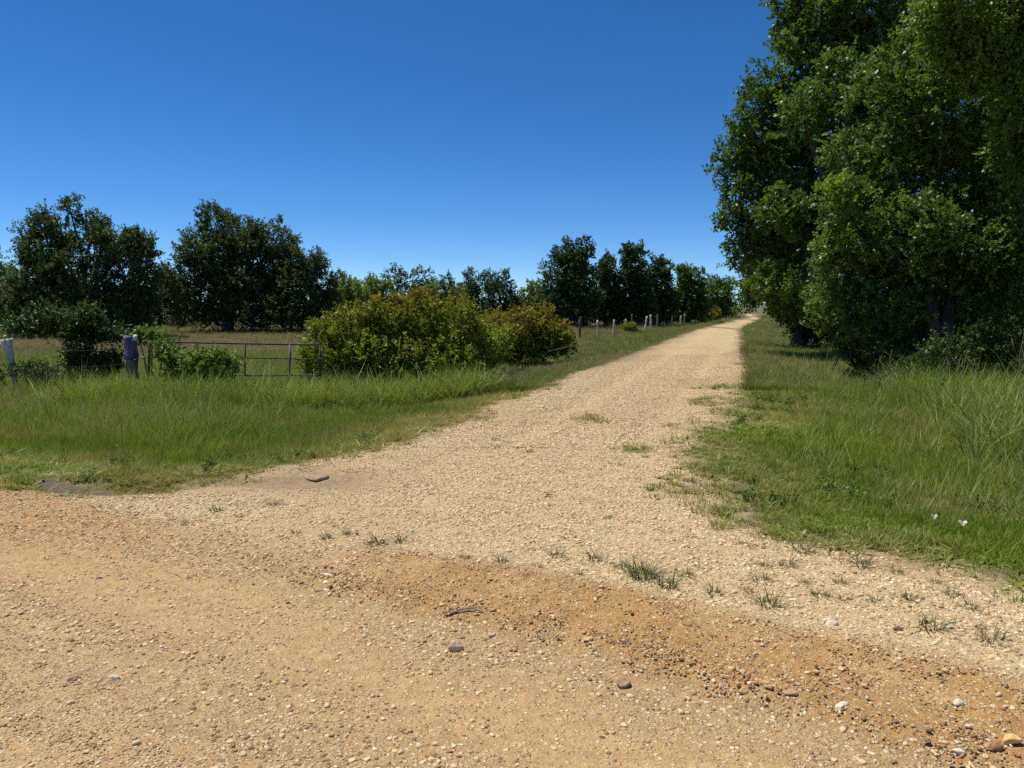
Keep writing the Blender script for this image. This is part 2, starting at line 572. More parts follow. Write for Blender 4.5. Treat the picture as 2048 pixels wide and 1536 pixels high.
WEEDS = []
for px, py, rx, ry in ((1180, 838, .28, .55), (1420, 768, .75, 1.6), (1440, 806, .6, .9), (1385, 888, .55, .4), (1445, 735, .25, .7), (1310, 718, .35, .35),
                       (1448, 708, .4, .8), (1260, 900, .3, .25), (1400, 850, .5, .5), (1300, 690, .25, .6), (1470, 835, .5, .8), (1355, 675, .3, 1.0), (1385, 668, .4, 1.2)):
    g = on_ground(px, py)
    WEEDS.append((g.x, g.y, rx, ry, 1.0))

def build_ground():
    X, Y = np.meshgrid(GX, GY)
    Z = height(X, Y)
    nx, ny = len(GX), len(GY)
    verts = np.stack([X, Y, Z], -1).reshape(-1, 3)
    c, t, peb = soil_fields(X, Y)
    e = turf_edge(X, Y)
    sd = bare_sd(X, Y)
    S = road_s(X, Y)
    idx = np.arange(nx * ny).reshape(ny, nx)
    quads = np.stack([idx[:-1, :-1], idx[:-1, 1:], idx[1:, 1:], idx[1:, :-1]], -1).reshape(-1, 4)
    def cell(a): return (.25 * (a[:-1, :-1] + a[:-1, 1:] + a[1:, 1:] + a[1:, :-1])).ravel()
    bare = cell(e) < 0.03
    bare &= cell(sd) < .8
    front = cell(S) > -.12
    for name, pick, label, cat in (("ground", ~bare, "grassy turf and pasture ground beside the lane", "ground"),
                                   ("gravel_lane", bare & ~front, "pale gravel lane running away to the horizon", "lane"),
                                   ("dirt_road", bare & front, "orange sandy dirt road crossing in front", "road")):
        q = quads[pick]
        used, inv = np.unique(q, return_inverse=True)
        me = raw_mesh(name, verts[used], inv.ravel(), np.full(len(q), 4), M_GROUND, True)
        attr(me, "soil", 'FLOAT_COLOR', 'POINT', np.concatenate([c.reshape(-1, 3)[used], np.ones((len(used), 1))], 1))
        attr(me, "turf", 'FLOAT_COLOR', 'POINT', np.concatenate([t.reshape(-1, 3)[used], np.ones((len(used), 1))], 1))
        attr(me, "edge", 'FLOAT', 'POINT', e.ravel()[used])
        attr(me, "peb", 'FLOAT', 'POINT', peb.ravel()[used])
        tag(obj(name, me), label, cat, kind="structure")
build_ground()

# ------------------------------------------------------------------ scattering (gravel and grass are stuff)
def scatter(name, label, cat, pts, rot, scl, vid, tint, variants):
    """one object of points; geometry nodes set a small clump of stones or blades on each"""
    me = bpy.data.meshes.new(name)
    me.vertices.add(len(pts))
    me.vertices.foreach_set("co", np.asarray(pts, np.float32).ravel())
    attr(me, "rot", 'FLOAT_VECTOR', 'POINT', rot)
    attr(me, "scl", 'FLOAT_VECTOR', 'POINT', scl)
    attr(me, "vid", 'INT', 'POINT', vid)
    attr(me, "tint", 'FLOAT_COLOR', 'POINT', tint)
    o = obj(name, me)
    ng = bpy.data.node_groups.new(name + "_nodes", 'GeometryNodeTree')
    ng.interface.new_socket("Geometry", in_out='INPUT', socket_type='NodeSocketGeometry')
    ng.interface.new_socket("Geometry", in_out='OUTPUT', socket_type='NodeSocketGeometry')
    n, l = ng.nodes, ng.links
    gi, go = n.new("NodeGroupInput"), n.new("NodeGroupOutput")
    join = n.new("GeometryNodeJoinGeometry")
    for vm in variants:
        vo = bpy.data.objects.new(vm.name, vm)
        oi = n.new("GeometryNodeObjectInfo")
        oi.inputs["Object"].default_value = vo
        g2i = n.new("GeometryNodeGeometryToInstance")
        l.new(oi.outputs["Geometry"], g2i.inputs[0])
        l.new(g2i.outputs[0], join.inputs[0])
    iop = n.new("GeometryNodeInstanceOnPoints")
    def named(nm, typ):
        a = n.new("GeometryNodeInputNamedAttribute")
        a.data_type = typ
        a.inputs[0].default_value = nm
        return a.outputs[0]
    l.new(gi.outputs[0], iop.inputs["Points"])
    l.new(join.outputs[0], iop.inputs["Instance"])
    iop.inputs["Pick Instance"].default_value = True
    l.new(named("vid", 'INT'), iop.inputs["Instance Index"])
    e2r = n.new("FunctionNodeEulerToRotation")
    l.new(named("rot", 'FLOAT_VECTOR'), e2r.inputs[0])
    l.new(e2r.outputs[0], iop.inputs["Rotation"])
    l.new(named("scl", 'FLOAT_VECTOR'), iop.inputs["Scale"])
    l.new(iop.outputs[0], go.inputs[0])
    md = o.modifiers.new("scatter", 'NODES')
    md.node_group = ng
    return tag(o, label, cat, kind="stuff")

PALETTE = np.array([(.74, .58, .32), (.84, .74, .52), (.64, .44, .20), (.54, .33, .14), (.70, .52, .26), (.42, .21, .08), (.44, .33, .22), (.19, .13, .09), (.80, .66, .38), (.56, .40, .22)])
PAL_W = np.array([.17, .16, .14, .1, .13, .09, .06, .055, .1, .05])
PAL_W = PAL_W / PAL_W.sum()

def ico(sub):
    import bmesh
    bm = bmesh.new()
    bmesh.ops.create_icosphere(bm, subdivisions=sub, radius=1)
    v = np.array([p.co for p in bm.verts])
    f = np.array([[q.index for q in p.verts] for p in bm.faces])
    bm.free()
    return v, f
ICO_V, ICO_F = ico(2)
ICO3_V, ICO3_F = ico(3)
ICO1_V, ICO1_F = ico(1)

def stone_shape(r, V=ICO_V, flat=.6, rough=.22):
    d = V.copy()
    for _ in range(5):                       # planed faces
        n = r.normal(size=3)
        n /= np.linalg.norm(n)
        k = r.uniform(.35, .8)
        over = d @ n - k
        d = d - np.outer(np.clip(over, 0, None) * .8, n)
    d = d * (1 + rough * (r.random((len(d), 1)) - .5))
    return d * np.array([1, r.uniform(.6, .95), r.uniform(flat * .75, flat * 1.25)])

def pebble_clumps(prefix, count, n, rad, rmin, rmax):
    out = []
    for k in range(count):
        r = np.random.default_rng(900 + k + n)
        V, Fs, Cc = [], [], []
        off = 0
        for j in range(n):
            size = rmin * (rmax / rmin) ** (r.random() ** 2.2)
            a, q = r.uniform(0, 2 * math.pi), rad * math.sqrt(r.random())
            lowres = size < .008
            d = stone_shape(r, ICO1_V if lowres else ICO_V) * size * (1.1 if lowres else 1)
            an = r.uniform(0, 2 * math.pi)
            R = np.array([[math.cos(an), -math.sin(an), 0], [math.sin(an), math.cos(an), 0], [0, 0, 1]])
            d = d @ R.T + np.array([math.cos(a) * q, math.sin(a) * q, size * r.uniform(-.35, .12)])
            V.append(d); Fs.append((ICO1_F if lowres else ICO_F) + off); off += len(d)
            col = PALETTE[r.choice(len(PALETTE), p=PAL_W)] * r.uniform(.6, 1.18)
            Cc.append(np.tile(np.append(col, 1), (len(d), 1)))
        V, Fs, Cc = np.concatenate(V), np.concatenate(Fs), np.concatenate(Cc)
        me = raw_mesh(prefix, V, Fs.ravel(), np.full(len(Fs), 3), M_PEBBLE, False)
        attr(me, "stone", 'FLOAT_COLOR', 'POINT', Cc)
        out.append(me)
    return out

def in_view(x, y, m=1.28, back=1.2):
    return (np.abs(x) < m * .667 * y + 1.0) & (y > back)

def ground_rot(pts, r):
    """rotation laying a clump on the slope, with a random turn"""
    x, y = pts[:, 0], pts[:, 1]
    h = .05
    gx = (height(x + h, y) - height(x - h, y)) / (2 * h)
    gy = (height(x, y + h) - height(x, y - h)) / (2 * h)
    a = r.uniform(0, 2 * math.pi, len(x))
    # tilt expressed in the turned frame
    tx = gx * np.cos(a) + gy * np.sin(a)
    ty = -gx * np.sin(a) + gy * np.cos(a)
    return np.stack([np.arctan(ty), -np.arctan(tx), a], -1)

def make_gravel():
    small = pebble_clumps("pebble_clump", 7, 30, .10, .0035, .0105)
    coarse = pebble_clumps("pebble_clump", 5, 20, .12, .006, .0165)
    var = small + coarse
    P_, S_, V_, T_ = [], [], [], []
    def add(x, y, scale, coarse_p, dens, r):
        e = turf_edge(x, y)
        c, t, peb = soil_fields(x, y)
        s = road_s(x, y)
        keep = (r.random(len(x)) < dens * peb ** 1.25 * (1 - sstep(.0, .4, e))) & in_view(x, y)
        x, y, c, s = x[keep], y[keep], c[keep], s[keep]
        z = height(x, y)
        cp = np.clip(coarse_p * (.12 + .85 * sstep(1.15, 1.8, s) + .55 * berm(x, y) + .25 * (s > -1.2) * (s < -.4)), 0, 1)
        v = np.where(r.random(len(x)) < cp, 7 + r.integers(0, 5, len(x)), r.integers(0, 7, len(x)))
        P_.append(np.stack([x, y, z - .001], -1)); S_.append(scale * r.uniform(.75, 1.25, len(x)) * (.62 + .38 * sstep(.2, .8, peb[keep]))); V_.append(v)
        T_.append(np.concatenate([c, np.ones((len(x), 1))], 1))
    r = np.random.default_rng(77)
    n = 46000
    add(r.uniform(-7.5, 6.5, n), 1.2 + 8.3 * r.random(n), 1.0, 1.0, 1.0, r)
    n = 16000
    y = 9 + 17 * r.random(n) ** 1.2
    add(lane_x(y) + r.uniform(-2.3, 2.3, n), y, 1.25, .8, 1.0, r)
    P_, S_, V_, T_ = map(np.concatenate, (P_, S_, V_, T_))
    rot = ground_rot(P_, r)
    scatter("gravel", "loose tan and white pebbles strewn over the road and lane", "gravel", P_, rot, np.repeat(S_[:, None], 3, 1), V_, T_, var)
make_gravel()

def tuft_mesh(name, seed, n, hmin, hmax, width, spread, rad, mat, seg=3, dryp=.08):
    r = np.random.default_rng(seed)
    V, Fc, Sz, along, blade = [], [], [], [], []
    for b in range(n):
        h = r.uniform(hmin, hmax)
        a = r.uniform(0, 2 * math.pi)
        q = rad * math.sqrt(r.random())
        base = np.array([math.cos(a) * q, math.sin(a) * q, -.01])
        da = a + r.normal(0, .9)
        out = np.array([math.cos(da), math.sin(da), 0])
        side = np.array([-math.sin(da + r.normal(0, .6)), math.cos(da + r.normal(0, .6)), 0])
        lean, curl = abs(r.normal(.25, .2)) * spread, abs(r.normal(.35, .3)) * spread
        w = width * r.uniform(.6, 1.25)
        bl = min(r.random(), .88) if r.random() > dryp else .97
        i0 = len(V)
        for k in range(seg + 1):
            t = k / seg
            p = base + np.array([0, 0, 1]) * h * (t - .28 * curl * t * t) + out * h * (lean * t + curl * t * t)
            ww = w * (1 - .85 * t ** 1.6) * .5
            if k == seg:
                V.append(p); along.append(t); blade.append(bl)
            else:
                V += [p - side * ww, p + side * ww]
                along += [t, t]; blade += [bl, bl]
        for k in range(seg - 1):
            j = i0 + 2 * k
            Fc += [j, j + 1, j + 3, j + 2]; Sz.append(4)
        j = i0 + 2 * (seg - 1)
        Fc += [j, j + 1, j + 2]; Sz.append(3)
    me = raw_mesh(name, np.array(V), Fc, Sz, mat, True)
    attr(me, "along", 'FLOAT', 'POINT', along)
    attr(me, "blade", 'FLOAT', 'POINT', blade)
    return me

def place_grass(name, label, x, y, keep, scale, hmul, dry, variants, r, tilt=.12):
    x, y, scale, hmul, dry = x[keep], y[keep], scale[keep], hmul[keep], dry[keep]
    n = len(x)
    pts = np.stack([x, y, height(x, y)], -1)
    rot = np.stack([r.normal(0, tilt, n), r.normal(0, tilt, n), r.uniform(0, 2 * math.pi, n)], -1)
    scl = np.stack([scale, scale, scale * hmul], -1)
    hue = np.clip(.5 + 2.2 * fbm(x * .7, y * .7, 61) + r.normal(0, .25, n), 0, 1)
    tint = np.stack([hue, np.clip(dry + r.normal(0, .08, n), 0, 1), r.random(n), np.ones(n)], -1)
    scatter(name, label, "grass", pts, rot, scl, r.integers(0, len(variants), n), tint, variants)

def make_grass():
    r = np.random.default_rng(31)
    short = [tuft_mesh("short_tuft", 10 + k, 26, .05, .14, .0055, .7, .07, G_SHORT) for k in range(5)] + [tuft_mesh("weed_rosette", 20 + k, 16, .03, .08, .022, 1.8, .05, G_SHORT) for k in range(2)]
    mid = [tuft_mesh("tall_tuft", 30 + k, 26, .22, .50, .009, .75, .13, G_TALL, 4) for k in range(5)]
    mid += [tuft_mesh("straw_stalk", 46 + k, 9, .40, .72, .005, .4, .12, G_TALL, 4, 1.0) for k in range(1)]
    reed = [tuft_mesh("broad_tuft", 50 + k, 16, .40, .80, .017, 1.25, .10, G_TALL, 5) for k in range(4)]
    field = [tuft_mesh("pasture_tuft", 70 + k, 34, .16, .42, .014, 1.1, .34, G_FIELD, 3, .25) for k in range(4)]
    # short verge grass, near
    n = 90000
    y = 3.0 + 13 * r.random(n) ** 1.1
    x = r.uniform(-1, 1, n) * (.86 * y + .6)
    e = turf_edge(x, y)
    sd = bare_sd(x, y)
    thin = .05 + .95 * sstep(.02, 1.3, e + .9 * fbm(x * 2.6, y * 2.6, 63))
    keep = (e > .02) & (r.random(n) < thin * np.clip(1.25 - y * .035, .5, 1))
    scale = np.where(y > 9, 1.25, 1.0) * (.75 + .5 * r.random(n))
    hm = .6 + .9 * sstep(.5, 3.0, sd) + 1.3 * fbm(x * 1.3, y * 1.3, 64)
    lf = x < lane_x(np.maximum(y, 6))
    dry = np.clip(np.where(lf, .40, .12) - np.where(lf, .32, .10) * sstep(.6, 3.0, sd) + 1.9 * fbm(x * .8, y * .8, 65), 0, .9)
    place_grass("verge_grass", "short green and straw grass on both verges of the lane", x, y, keep, scale, np.clip(hm, .35, 2.4), dry, short, r)
    # knee-high grass: left verge before the fence, right verge under the trees
    n = 30000
    y = 4.5 + 25 * r.random(n) ** 1.25
    x = r.uniform(-1, 1, n) * (.86 * y + .6)
    sd = bare_sd(x, y)
    left = x < lane_x(np.maximum(y, 6))
    want = np.where(left, sstep(2.0, 3.8, sd + 1.6 * fbm(x * .6, y * .6, 66)), .12 * sstep(.8, 2, sd) + sstep(2.6, 4.2, sd + 1.4 * fbm(x * .6, y * .6, 67)))
    keep = r.random(n) < want * np.clip(1.15 - y * .02, .4, 1)
    sc = .45 + .6 * r.random(n) + .7 * fbm(x * .8, y * .8, 74) + .25 * sstep(2.5, 5, sd) - .25 * left * (1 - sstep(3, 6, sd)) 
    dry = np.clip(.12 + 1.3 * fbm(x * .7, y * .7, 68), 0, .8)
    place_grass("tall_grass", "knee high green grass in front of the fence and under the trees", x, y, keep, sc, .85 + .3 * r.random(n), dry, mid, r, .16)
    # broad arching blades by the bramble and at the foot of the right-hand trees
    n = 5200
    px = np.concatenate([r.uniform(-9.0, 3.5, n // 2), r.uniform(4.2, 12.5, n - n // 2)])
    py = np.concatenate([14.6 + 1.6 * r.random(n // 2) + np.clip(px[:n // 2] - .2, 0, 9) * 3.0, r.uniform(8.5, 17.5, n - n // 2)])
    sd = bare_sd(px, py)
    lft = np.arange(n) < n // 2
    keep = np.where(lft, (sd > 1.2) & (r.random(n) < .5), (sd > 3.4 + 1.0 * fbm(px, py, 69)) & (r.random(n) < .75))
    dry = np.clip(.1 + .7 * fbm(px * .9, py * .9, 70), 0, .8)
    place_grass("broad_bladed_grass", "long arching broad grass blades below the bramble and trees", px, py, keep, .6 + .5 * r.random(n), .9 + .3 * r.random(n), dry, reed, r, .15)
    # pasture and far verges
    n = 60000
    y = 15 + 95 * r.random(n) ** 1.7
    x = r.uniform(-1, 1, n) * (.82 * y + 1)
    e = turf_edge(x, y)
    sd = bare_sd(x, y)
    left = x < lane_x(y)
    pasture = left & (sd > 4.5)
    keep = (e > .25) & (sd > .5) & (r.random(n) < np.where(pasture, .8, 1.0))
    sc = np.where(pasture, .75, .62) * (.7 + .6 * r.random(n)) * (1 + sstep(30, 90, y) * .7)
    hm = np.where(pasture, .9, .75) + .5 * fbm(x * .4, y * .4, 72)
    dry = np.clip(np.where(pasture, .5, .08) + 1.5 * fbm(x * .06, y * .25, 44), 0, .85)
    place_grass("pasture_grass", "rough green and straw pasture grass beyond the fence", x, y, keep, sc, hm, dry, field, r)
make_grass()

# ------------------------------------------------------------------ trees and shrubs
def unit(v):
    return v / np.maximum(np.linalg.norm(v, axis=-1, keepdims=True), 1e-9)

def leaf_mesh(name, mat, lobes, n_leaves, leaf, seed, per=14, spray=.35, sub=.42, up=.25, width=.64, clumps=1.0, droop=0.0, straggle=.05, tipred=None, fill=.28):
    """lobes: rows of cx, cy, cz, rx, ry, rz, tone.  Leaves sit on sprays, sprays in clumps over each lobe"""
    r = np.random.default_rng(seed)
    L = np.array(lobes, float)
    rad = np.cbrt(L[:, 3] * L[:, 4] * L[:, 5])
    cc, cr, cn, ct = [], [], [], []
    for i, l in enumerate(L):
        k = max(8, int(22 * clumps))
        d = unit(r.normal(size=(k, 3)))
        q = r.uniform(.45, .80, (k, 1))
        p = l[:3] + d * q * l[3:6]
        deep = np.zeros(k, bool)
        for j, m in enumerate(L):
            if j != i:
                deep |= (((p - m[:3]) / m[3:6]) ** 2).sum(1) < .42
        ok = ~deep | (r.random(k) < .15)
        cc.append(p[ok]); cr.append(rad[i] * sub * r.uniform(.55, 1.25, ok.sum())); cn.append(d[ok])
        ct.append(np.clip(l[6] + r.normal(0, .10, ok.sum()), 0, 1) * (l[6] > 0))
    cc, cr, cn, ct = np.concatenate(cc), np.concatenate(cr), np.concatenate(cn), np.concatenate(ct)
    ns = max(1, n_leaves // per)
    pick = r.choice(len(cc), ns, p=cr ** 2 / (cr ** 2).sum())
    d = unit(cn[pick] * .75 + r.normal(size=(ns, 3)) * .8 + np.array([0, 0, up]))
    q = np.sqrt(r.uniform(.12, 1.0, (ns, 1)))
    strag = r.random(ns) < straggle
    q[strag] *= r.uniform(1.1, 1.55, (strag.sum(), 1))
    base = cc[pick] + d * q * cr[pick][:, None]
    core = r.random(ns) < fill                       # boughs inside the crown
    li = r.choice(len(L), core.sum(), p=rad ** 3 / (rad ** 3).sum())
    base[core] = L[li, :3] + unit(r.normal(size=(core.sum(), 3))) * L[li, 3:6] * .85 * np.cbrt(r.random((core.sum(), 1)))
    tw = unit(d + r.normal(size=(ns, 3)) * .5 + np.array([0, 0, up - droop]))
    stint = np.clip(r.normal(.45, .22, ns), 0, 1)
    ctint = r.normal(0, .16, len(cc))[pick]
    stone = ct[pick]
    n = ns * per
    sp = np.repeat(np.arange(ns), per)
    t = np.tile((np.arange(per) + .5) / per, ns) + r.uniform(-.05, .05, n)
    twn = tw[sp]
    sidev = unit(np.cross(twn, r.normal(size=(ns, 3))[sp]))
    sgn = np.where(np.arange(n) % 2 == 0, 1, -1)[:, None]
    sl = spray * r.uniform(.6, 1.3, ns)[sp][:, None]
    p0 = base[sp] + twn * (t[:, None] - .4) * sl - np.array([0, 0, 1]) * droop * sl * (t[:, None] ** 2)
    ax = unit(twn * .55 + sidev * sgn * .9 + r.normal(size=(n, 3)) * .35 - np.array([0, 0, 1]) * droop * .8)
    nr = unit(np.cross(ax, np.cross(np.array([0, 0, 1.0]) + r.normal(size=(n, 3)) * .55, ax)))
    wd = np.cross(nr, ax)
    ln = leaf * r.uniform(.6, 1.3, n)[:, None]
    fold = nr * ln * .10
    a = p0
    b = p0 + ax * ln * .48 + wd * ln * width * .5 + fold
    c = p0 + ax * ln
    e = p0 + ax * ln * .48 - wd * ln * width * .5 + fold
    V = np.stack([a, b, c, e], 1).reshape(-1, 3)
    me = raw_mesh(name, V, np.arange(4 * n), np.full(n, 4), mat, False)
    attr(me, "tint", 'FLOAT', 'FACE', np.clip(stint[sp] + ctint[sp] + r.normal(0, .14, n), 0, 1))
    tone = stone[sp]
    if tipred is not None:
        zf = tipred(p0)
        patch = fbm(p0[:, 0] * 1.6 + p0[:, 2], p0[:, 1] * 1.6 + p0[:, 2] * 1.3, seed)
        tone = np.clip(tone + zf + 1.1 * patch + .5 * (q[:, 0][sp] > .85) * r.random(n) - .25, 0, .95) * (r.random(n) < .8)
    attr(me, "tone", 'FLOAT', 'FACE', tone)
    return me, cc, cr

def wood_mesh(name, base, lobes, cc, r0, mat, seed, forks=1, twigs=26, lean=(0, 0), multi=1):
    """trunk(s), a limb to every lobe, thin branches to some clumps"""
    random.seed(seed)
    mb = MB()
    L = np.array(lobes, float)
    base = Vector(base)
    low = min(l[2] - l[5] * .4 for l in L)
    cx, cy = float(np.mean(L[:, 0])), float(np.mean(L[:, 1]))
    forks_at = []
    for k in range(multi):
        off = Vector((random.uniform(-.5, .5), random.uniform(-.4, .4), 0)) * (multi > 1)
        b = base + off * r0 * 6
        fz = max(base.z + .7, low * .55 + float(L[:, 2].mean()) * .45)
        f = Vector((b.x * .6 + cx * .4 + random.uniform(-.3, .3), b.y * .6 + cy * .4, fz)) + off * r0 * 4
        pts, rr = [], []
        for i in range(7):
            t = i / 6
            w = r0 * .9 * math.sin(t * 5 + k * 2 + seed)
            pts.append(b.lerp(f, t) + Vector((w * t, w * .6 * t, -.15 * (i == 0))))
            rr.append(r0 * (1.35 if i == 0 else 1 - .4 * t))
        mb.tube(pts, rr, 8, wob=.15)
        forks_at.append((pts[3], pts[-1], rr[-1]))
    for l in L:
        c = Vector(l[:3])
        m3, f, rf = min(forks_at, key=lambda q: (q[1] - c).length)
        st = f if c.z > f.z - .5 else m3
        mid = st.lerp(c, .5) + Vector((random.uniform(-.2, .2), random.uniform(-.2, .2), random.uniform(-.1, .35))) * (c - st).length * .35
        pts = [st, st.lerp(mid, .5), mid, mid.lerp(c, .55), c]
        mb.tube(pts, [rf * .7, rf * .55, rf * .42, rf * .3, rf * .16], 6, wob=.1)
    pick = np.random.default_rng(seed).choice(len(cc), min(twigs, len(cc)), replace=False)
    for i in pick:
        c = Vector(cc[i])
        j = int(np.argmin(((L[:, :3] - cc[i]) ** 2).sum(1)))
        s = Vector(L[j, :3])
        m = s.lerp(c, .5) + Vector((random.uniform(-.1, .1), random.uniform(-.1, .1), random.uniform(-.05, .15))) * (c - s).length
        mb.tube([s, m, c, c + (c - m) * .5], [r0 * .14, r0 * .1, r0 * .06, r0 * .025], 4, cap=False)
    return mb.mesh(name, mat)

def lobes_from(d, rows, depth=1.0):
    """rows: picture x, y, half-width, half-height [, distance offset, tone]"""
    out = []
    for row in rows:
        px, py, hx, hy = row[:4]
        dd = d + (row[4] if len(row) > 4 else 0)
        tone = row[5] if len(row) > 5 else 0
        c = at(px, py, dd)
        k = dd / F_PX
        out.append((c.x, c.y, c.z, hx * k, .5 * (hx + hy) * k * depth, hy * k, tone))
    return out

def tree(name, label, cat, group, base_px, d, rows, leaf, n, mat, seed, r0=.2, wood=M_BARK, depth=1.0, multi=1, part="crown", stem="trunk", twigs=26, jitter=True, skirt=None, **kw):
    if skirt is None: skirt = d > 40
    if skirt:                                  # low boughs that hide the trunk
        yb = 612 + 1.85 * F_PX / d
        x0, x1, y0 = min(q[0] - q[2] for q in rows), max(q[0] + q[2] for q in rows), min(q[1] - q[3] for q in rows)
        hh = (yb - y0) * .24
        rows = list(rows) + [(x0 + (x1 - x0) * t, yb - hh * 1.0, (x1 - x0) * .2, hh) for t in (.24, .5, .76)]
    b = at(base_px, 640, d)
    bz = H(b.x, b.y)
    root = empty(name, (b.x, b.y, bz), label, cat, group)
    lb = [(l[0] - b.x, l[1] - b.y, l[2] - bz, *l[3:]) for l in lobes_from(d, rows, depth)]
    if jitter:                                 # fill the depth: lobes behind and before the drawn ones
        r = np.random.default_rng(seed + 5)
        mean_r = np.mean([l[4] for l in lb])
        lb = [(l[0], l[1] + r.uniform(-.5, .5) * mean_r, *l[2:]) for l in lb]
        lb += [(l[0] * .85, mean_r * r.uniform(.6, 1.2), l[2] * .94, l[3] * .95, l[4], l[5] * .95, l[6]) for l in lb[::2]]
    me, cc, cr = leaf_mesh(part, mat, lb, n, leaf, seed, **kw)
    obj(part, me, root)
    obj(stem, wood_mesh(stem, (0, 0, -.05), lb, cc, r0, wood, seed, twigs=twigs, multi=multi), root)
    return root

def copy_tree(src, loc, rotz, scl, label):
    c = src.copy()
    COL.objects.link(c)
    c.location, c.rotation_euler, c.scale = loc, (0, 0, rotz), scl
    c["label"] = label
    for ch in src.children:
        k = ch.copy()
        COL.objects.link(k)
        k.parent = c
    return c

# two live oaks standing in the pasture on the left
GO = "live oaks in the pasture"
tree("oak_tree", "dark live oak with one tall narrow tip, left of the broad oak", "tree", GO, 175, 46,
     [(62, 560, 42, 55), (105, 505, 52, 55), (95, 455, 32, 38), (142, 425, 16, 34), (178, 450, 30, 38), (205, 500, 40, 45), (255, 490, 40, 42), (285, 505, 32, 42),
      (290, 570, 32, 50), (165, 560, 80, 55), (100, 620, 75, 40), (225, 620, 75, 36), (55, 500, 28, 30), (20, 600, 40, 50)],
     .155, 95000, L_OAK, 101, .32, spray=.55, straggle=.04, clumps=1.15, sub=.4)
tree("oak_tree", "broad rounded live oak, the largest tree in the pasture", "tree", GO, 450, 54,
     [(430, 440, 42, 38), (395, 490, 46, 50), (468, 470, 48, 48), (550, 478, 46, 42), (515, 480, 30, 40), (372, 560, 36, 55), (450, 550, 80, 65), (560, 555, 65, 65),
      (600, 530, 36, 46), (635, 570, 38, 50), (642, 520, 16, 22), (480, 615, 100, 36), (600, 620, 70, 36), (390, 620, 55, 34), (660, 610, 22, 36)],
     .17, 112000, L_OAK, 102, .38, spray=.6, straggle=.05, clumps=1.2, sub=.4)
# smaller growth between and behind them
GB = "trees along the back of the pasture"
tree("pasture_tree", "bright green leafy tree at the far left edge of the view", "tree", GB, 5, 60,
     [(-10, 570, 40, 50, 0, .6), (-20, 520, 35, 40, 0, .4), (15, 600, 30, 35, 0, .5)], .2, 9000, L_ELM, 103, .18, spray=.6)
tree("pasture_tree", "low dark tree filling the gap between the two live oaks", "tree", GB, 320, 64,
     [(310, 570, 40, 40), (345, 590, 40, 45), (280, 610, 45, 35), (330, 630, 70, 26), (250, 630, 50, 25)], .22, 16000, L_DARK, 104, .18, spray=.6)
tree("pasture_tree", "dark thicket tree behind the lower left side of the tall-tipped oak", "tree", GB, 60, 66,
     [(30, 600, 60, 40), (100, 620, 70, 35), (-40, 610, 50, 45), (160, 630, 60, 25)], .22, 15000, L_DARK, 105, .18, spray=.6)
tree("mesquite_tree", "pale yellow green mesquite just right of the broad oak", "tree", GB, 700, 84,
     [(690, 575, 22, 28), (715, 590, 30, 30), (680, 605, 22, 28), (705, 615, 40, 22)], .25, 9000, L_MESQ, 106, .12, spray=.7, sub=.34, multi=2)
tree("mesquite_tree", "second pale green mesquite, beside the domed dark tree", "tree", GB, 752, 88,
     [(745, 572, 26, 28), (768, 590, 28, 30), (735, 600, 28, 26), (755, 615, 40, 20)], .26, 9500, L_MESQ, 107, .12, spray=.7, sub=.34, multi=2)
tree("pasture_tree", "domed dark green tree rising behind the bramble's left half", "tree", GB, 810, 92,
     [(790, 560, 26, 26), (830, 560, 32, 26), (850, 580, 32, 30), (800, 590, 40, 30), (830, 610, 50, 24)], .25, 10000, L_OAK, 108, .16, spray=.8)
tree("pasture_tree", "slim dark evergreen, narrow and pointed, above the bramble top", "tree", GB, 890, 80,
     [(893, 560, 9, 18), (888, 585, 16, 24), (895, 610, 24, 24), (870, 600, 16, 24)], .2, 6000, L_DARK, 109, .12, spray=.6)
tree("pasture_tree", "dark evergreen with a spired left tip behind the bramble", "tree", GB, 945, 78,
     [(938, 552, 9, 18), (960, 570, 26, 26), (935, 585, 28, 28), (955, 605, 40, 26)], .2, 9000, L_DARK, 110, .14, spray=.6)
tree("pasture_tree", "dark evergreen with a forked right top behind the bramble", "tree", GB, 1000, 76,
     [(985, 568, 20, 28), (1013, 560, 12, 24), (1000, 595, 34, 30), (1025, 605, 22, 24)], .2, 8500, L_DARK, 111, .14, spray=.6)
tree("mesquite_tree", "small pale green mesquite left of the slanting dark tree", "tree", GB, 1062, 82,
     [(1070, 575, 18, 24), (1050, 600, 22, 24), (1080, 605, 20, 24)], .25, 6500, L_MESQ, 112, .1, spray=.7, sub=.34)
tree("mesquite_tree", "low pale scrub tree behind the bramble's right end", "tree", GB, 1025, 96,
     [(1030, 605, 28, 18), (1060, 612, 30, 16), (990, 612, 30, 16)], .22, 4500, L_MESQ, 113, .1, spray=.7)
tree("pasture_tree", "low mixed green scrub tree behind the middle of the bramble", "tree", GB, 885, 98,
     [(860, 612, 40, 22), (910, 610, 34, 24), (780, 618, 40, 20)], .28, 9000, L_MESQ, 114, .1, spray=.7)
tree("mesquite_tree", "light green mesquite between the domed dark tree and slim evergreen", "tree", GB, 862, 90,
     [(850, 585, 28, 28), (875, 592, 24, 28), (862, 610, 36, 22)], .25, 8000, L_MESQ, 115, .12, spray=.7, sub=.36, multi=2)
tree("pasture_tree", "mid green tree closing the gap right of the slim evergreen", "tree", GB, 918, 94,
     [(915, 585, 20, 26), (925, 605, 30, 24), (905, 610, 26, 22)], .26, 7000, L_ELM, 116, .12, spray=.7)
tree("mesquite_tree", "leafy light green mesquite against the broad oak's right foot", "tree", GB, 672, 92,
     [(668, 590, 22, 26), (690, 600, 26, 26), (725, 598, 26, 26)], .26, 8000, L_MESQ, 117, .12, spray=.7, sub=.36, multi=2)
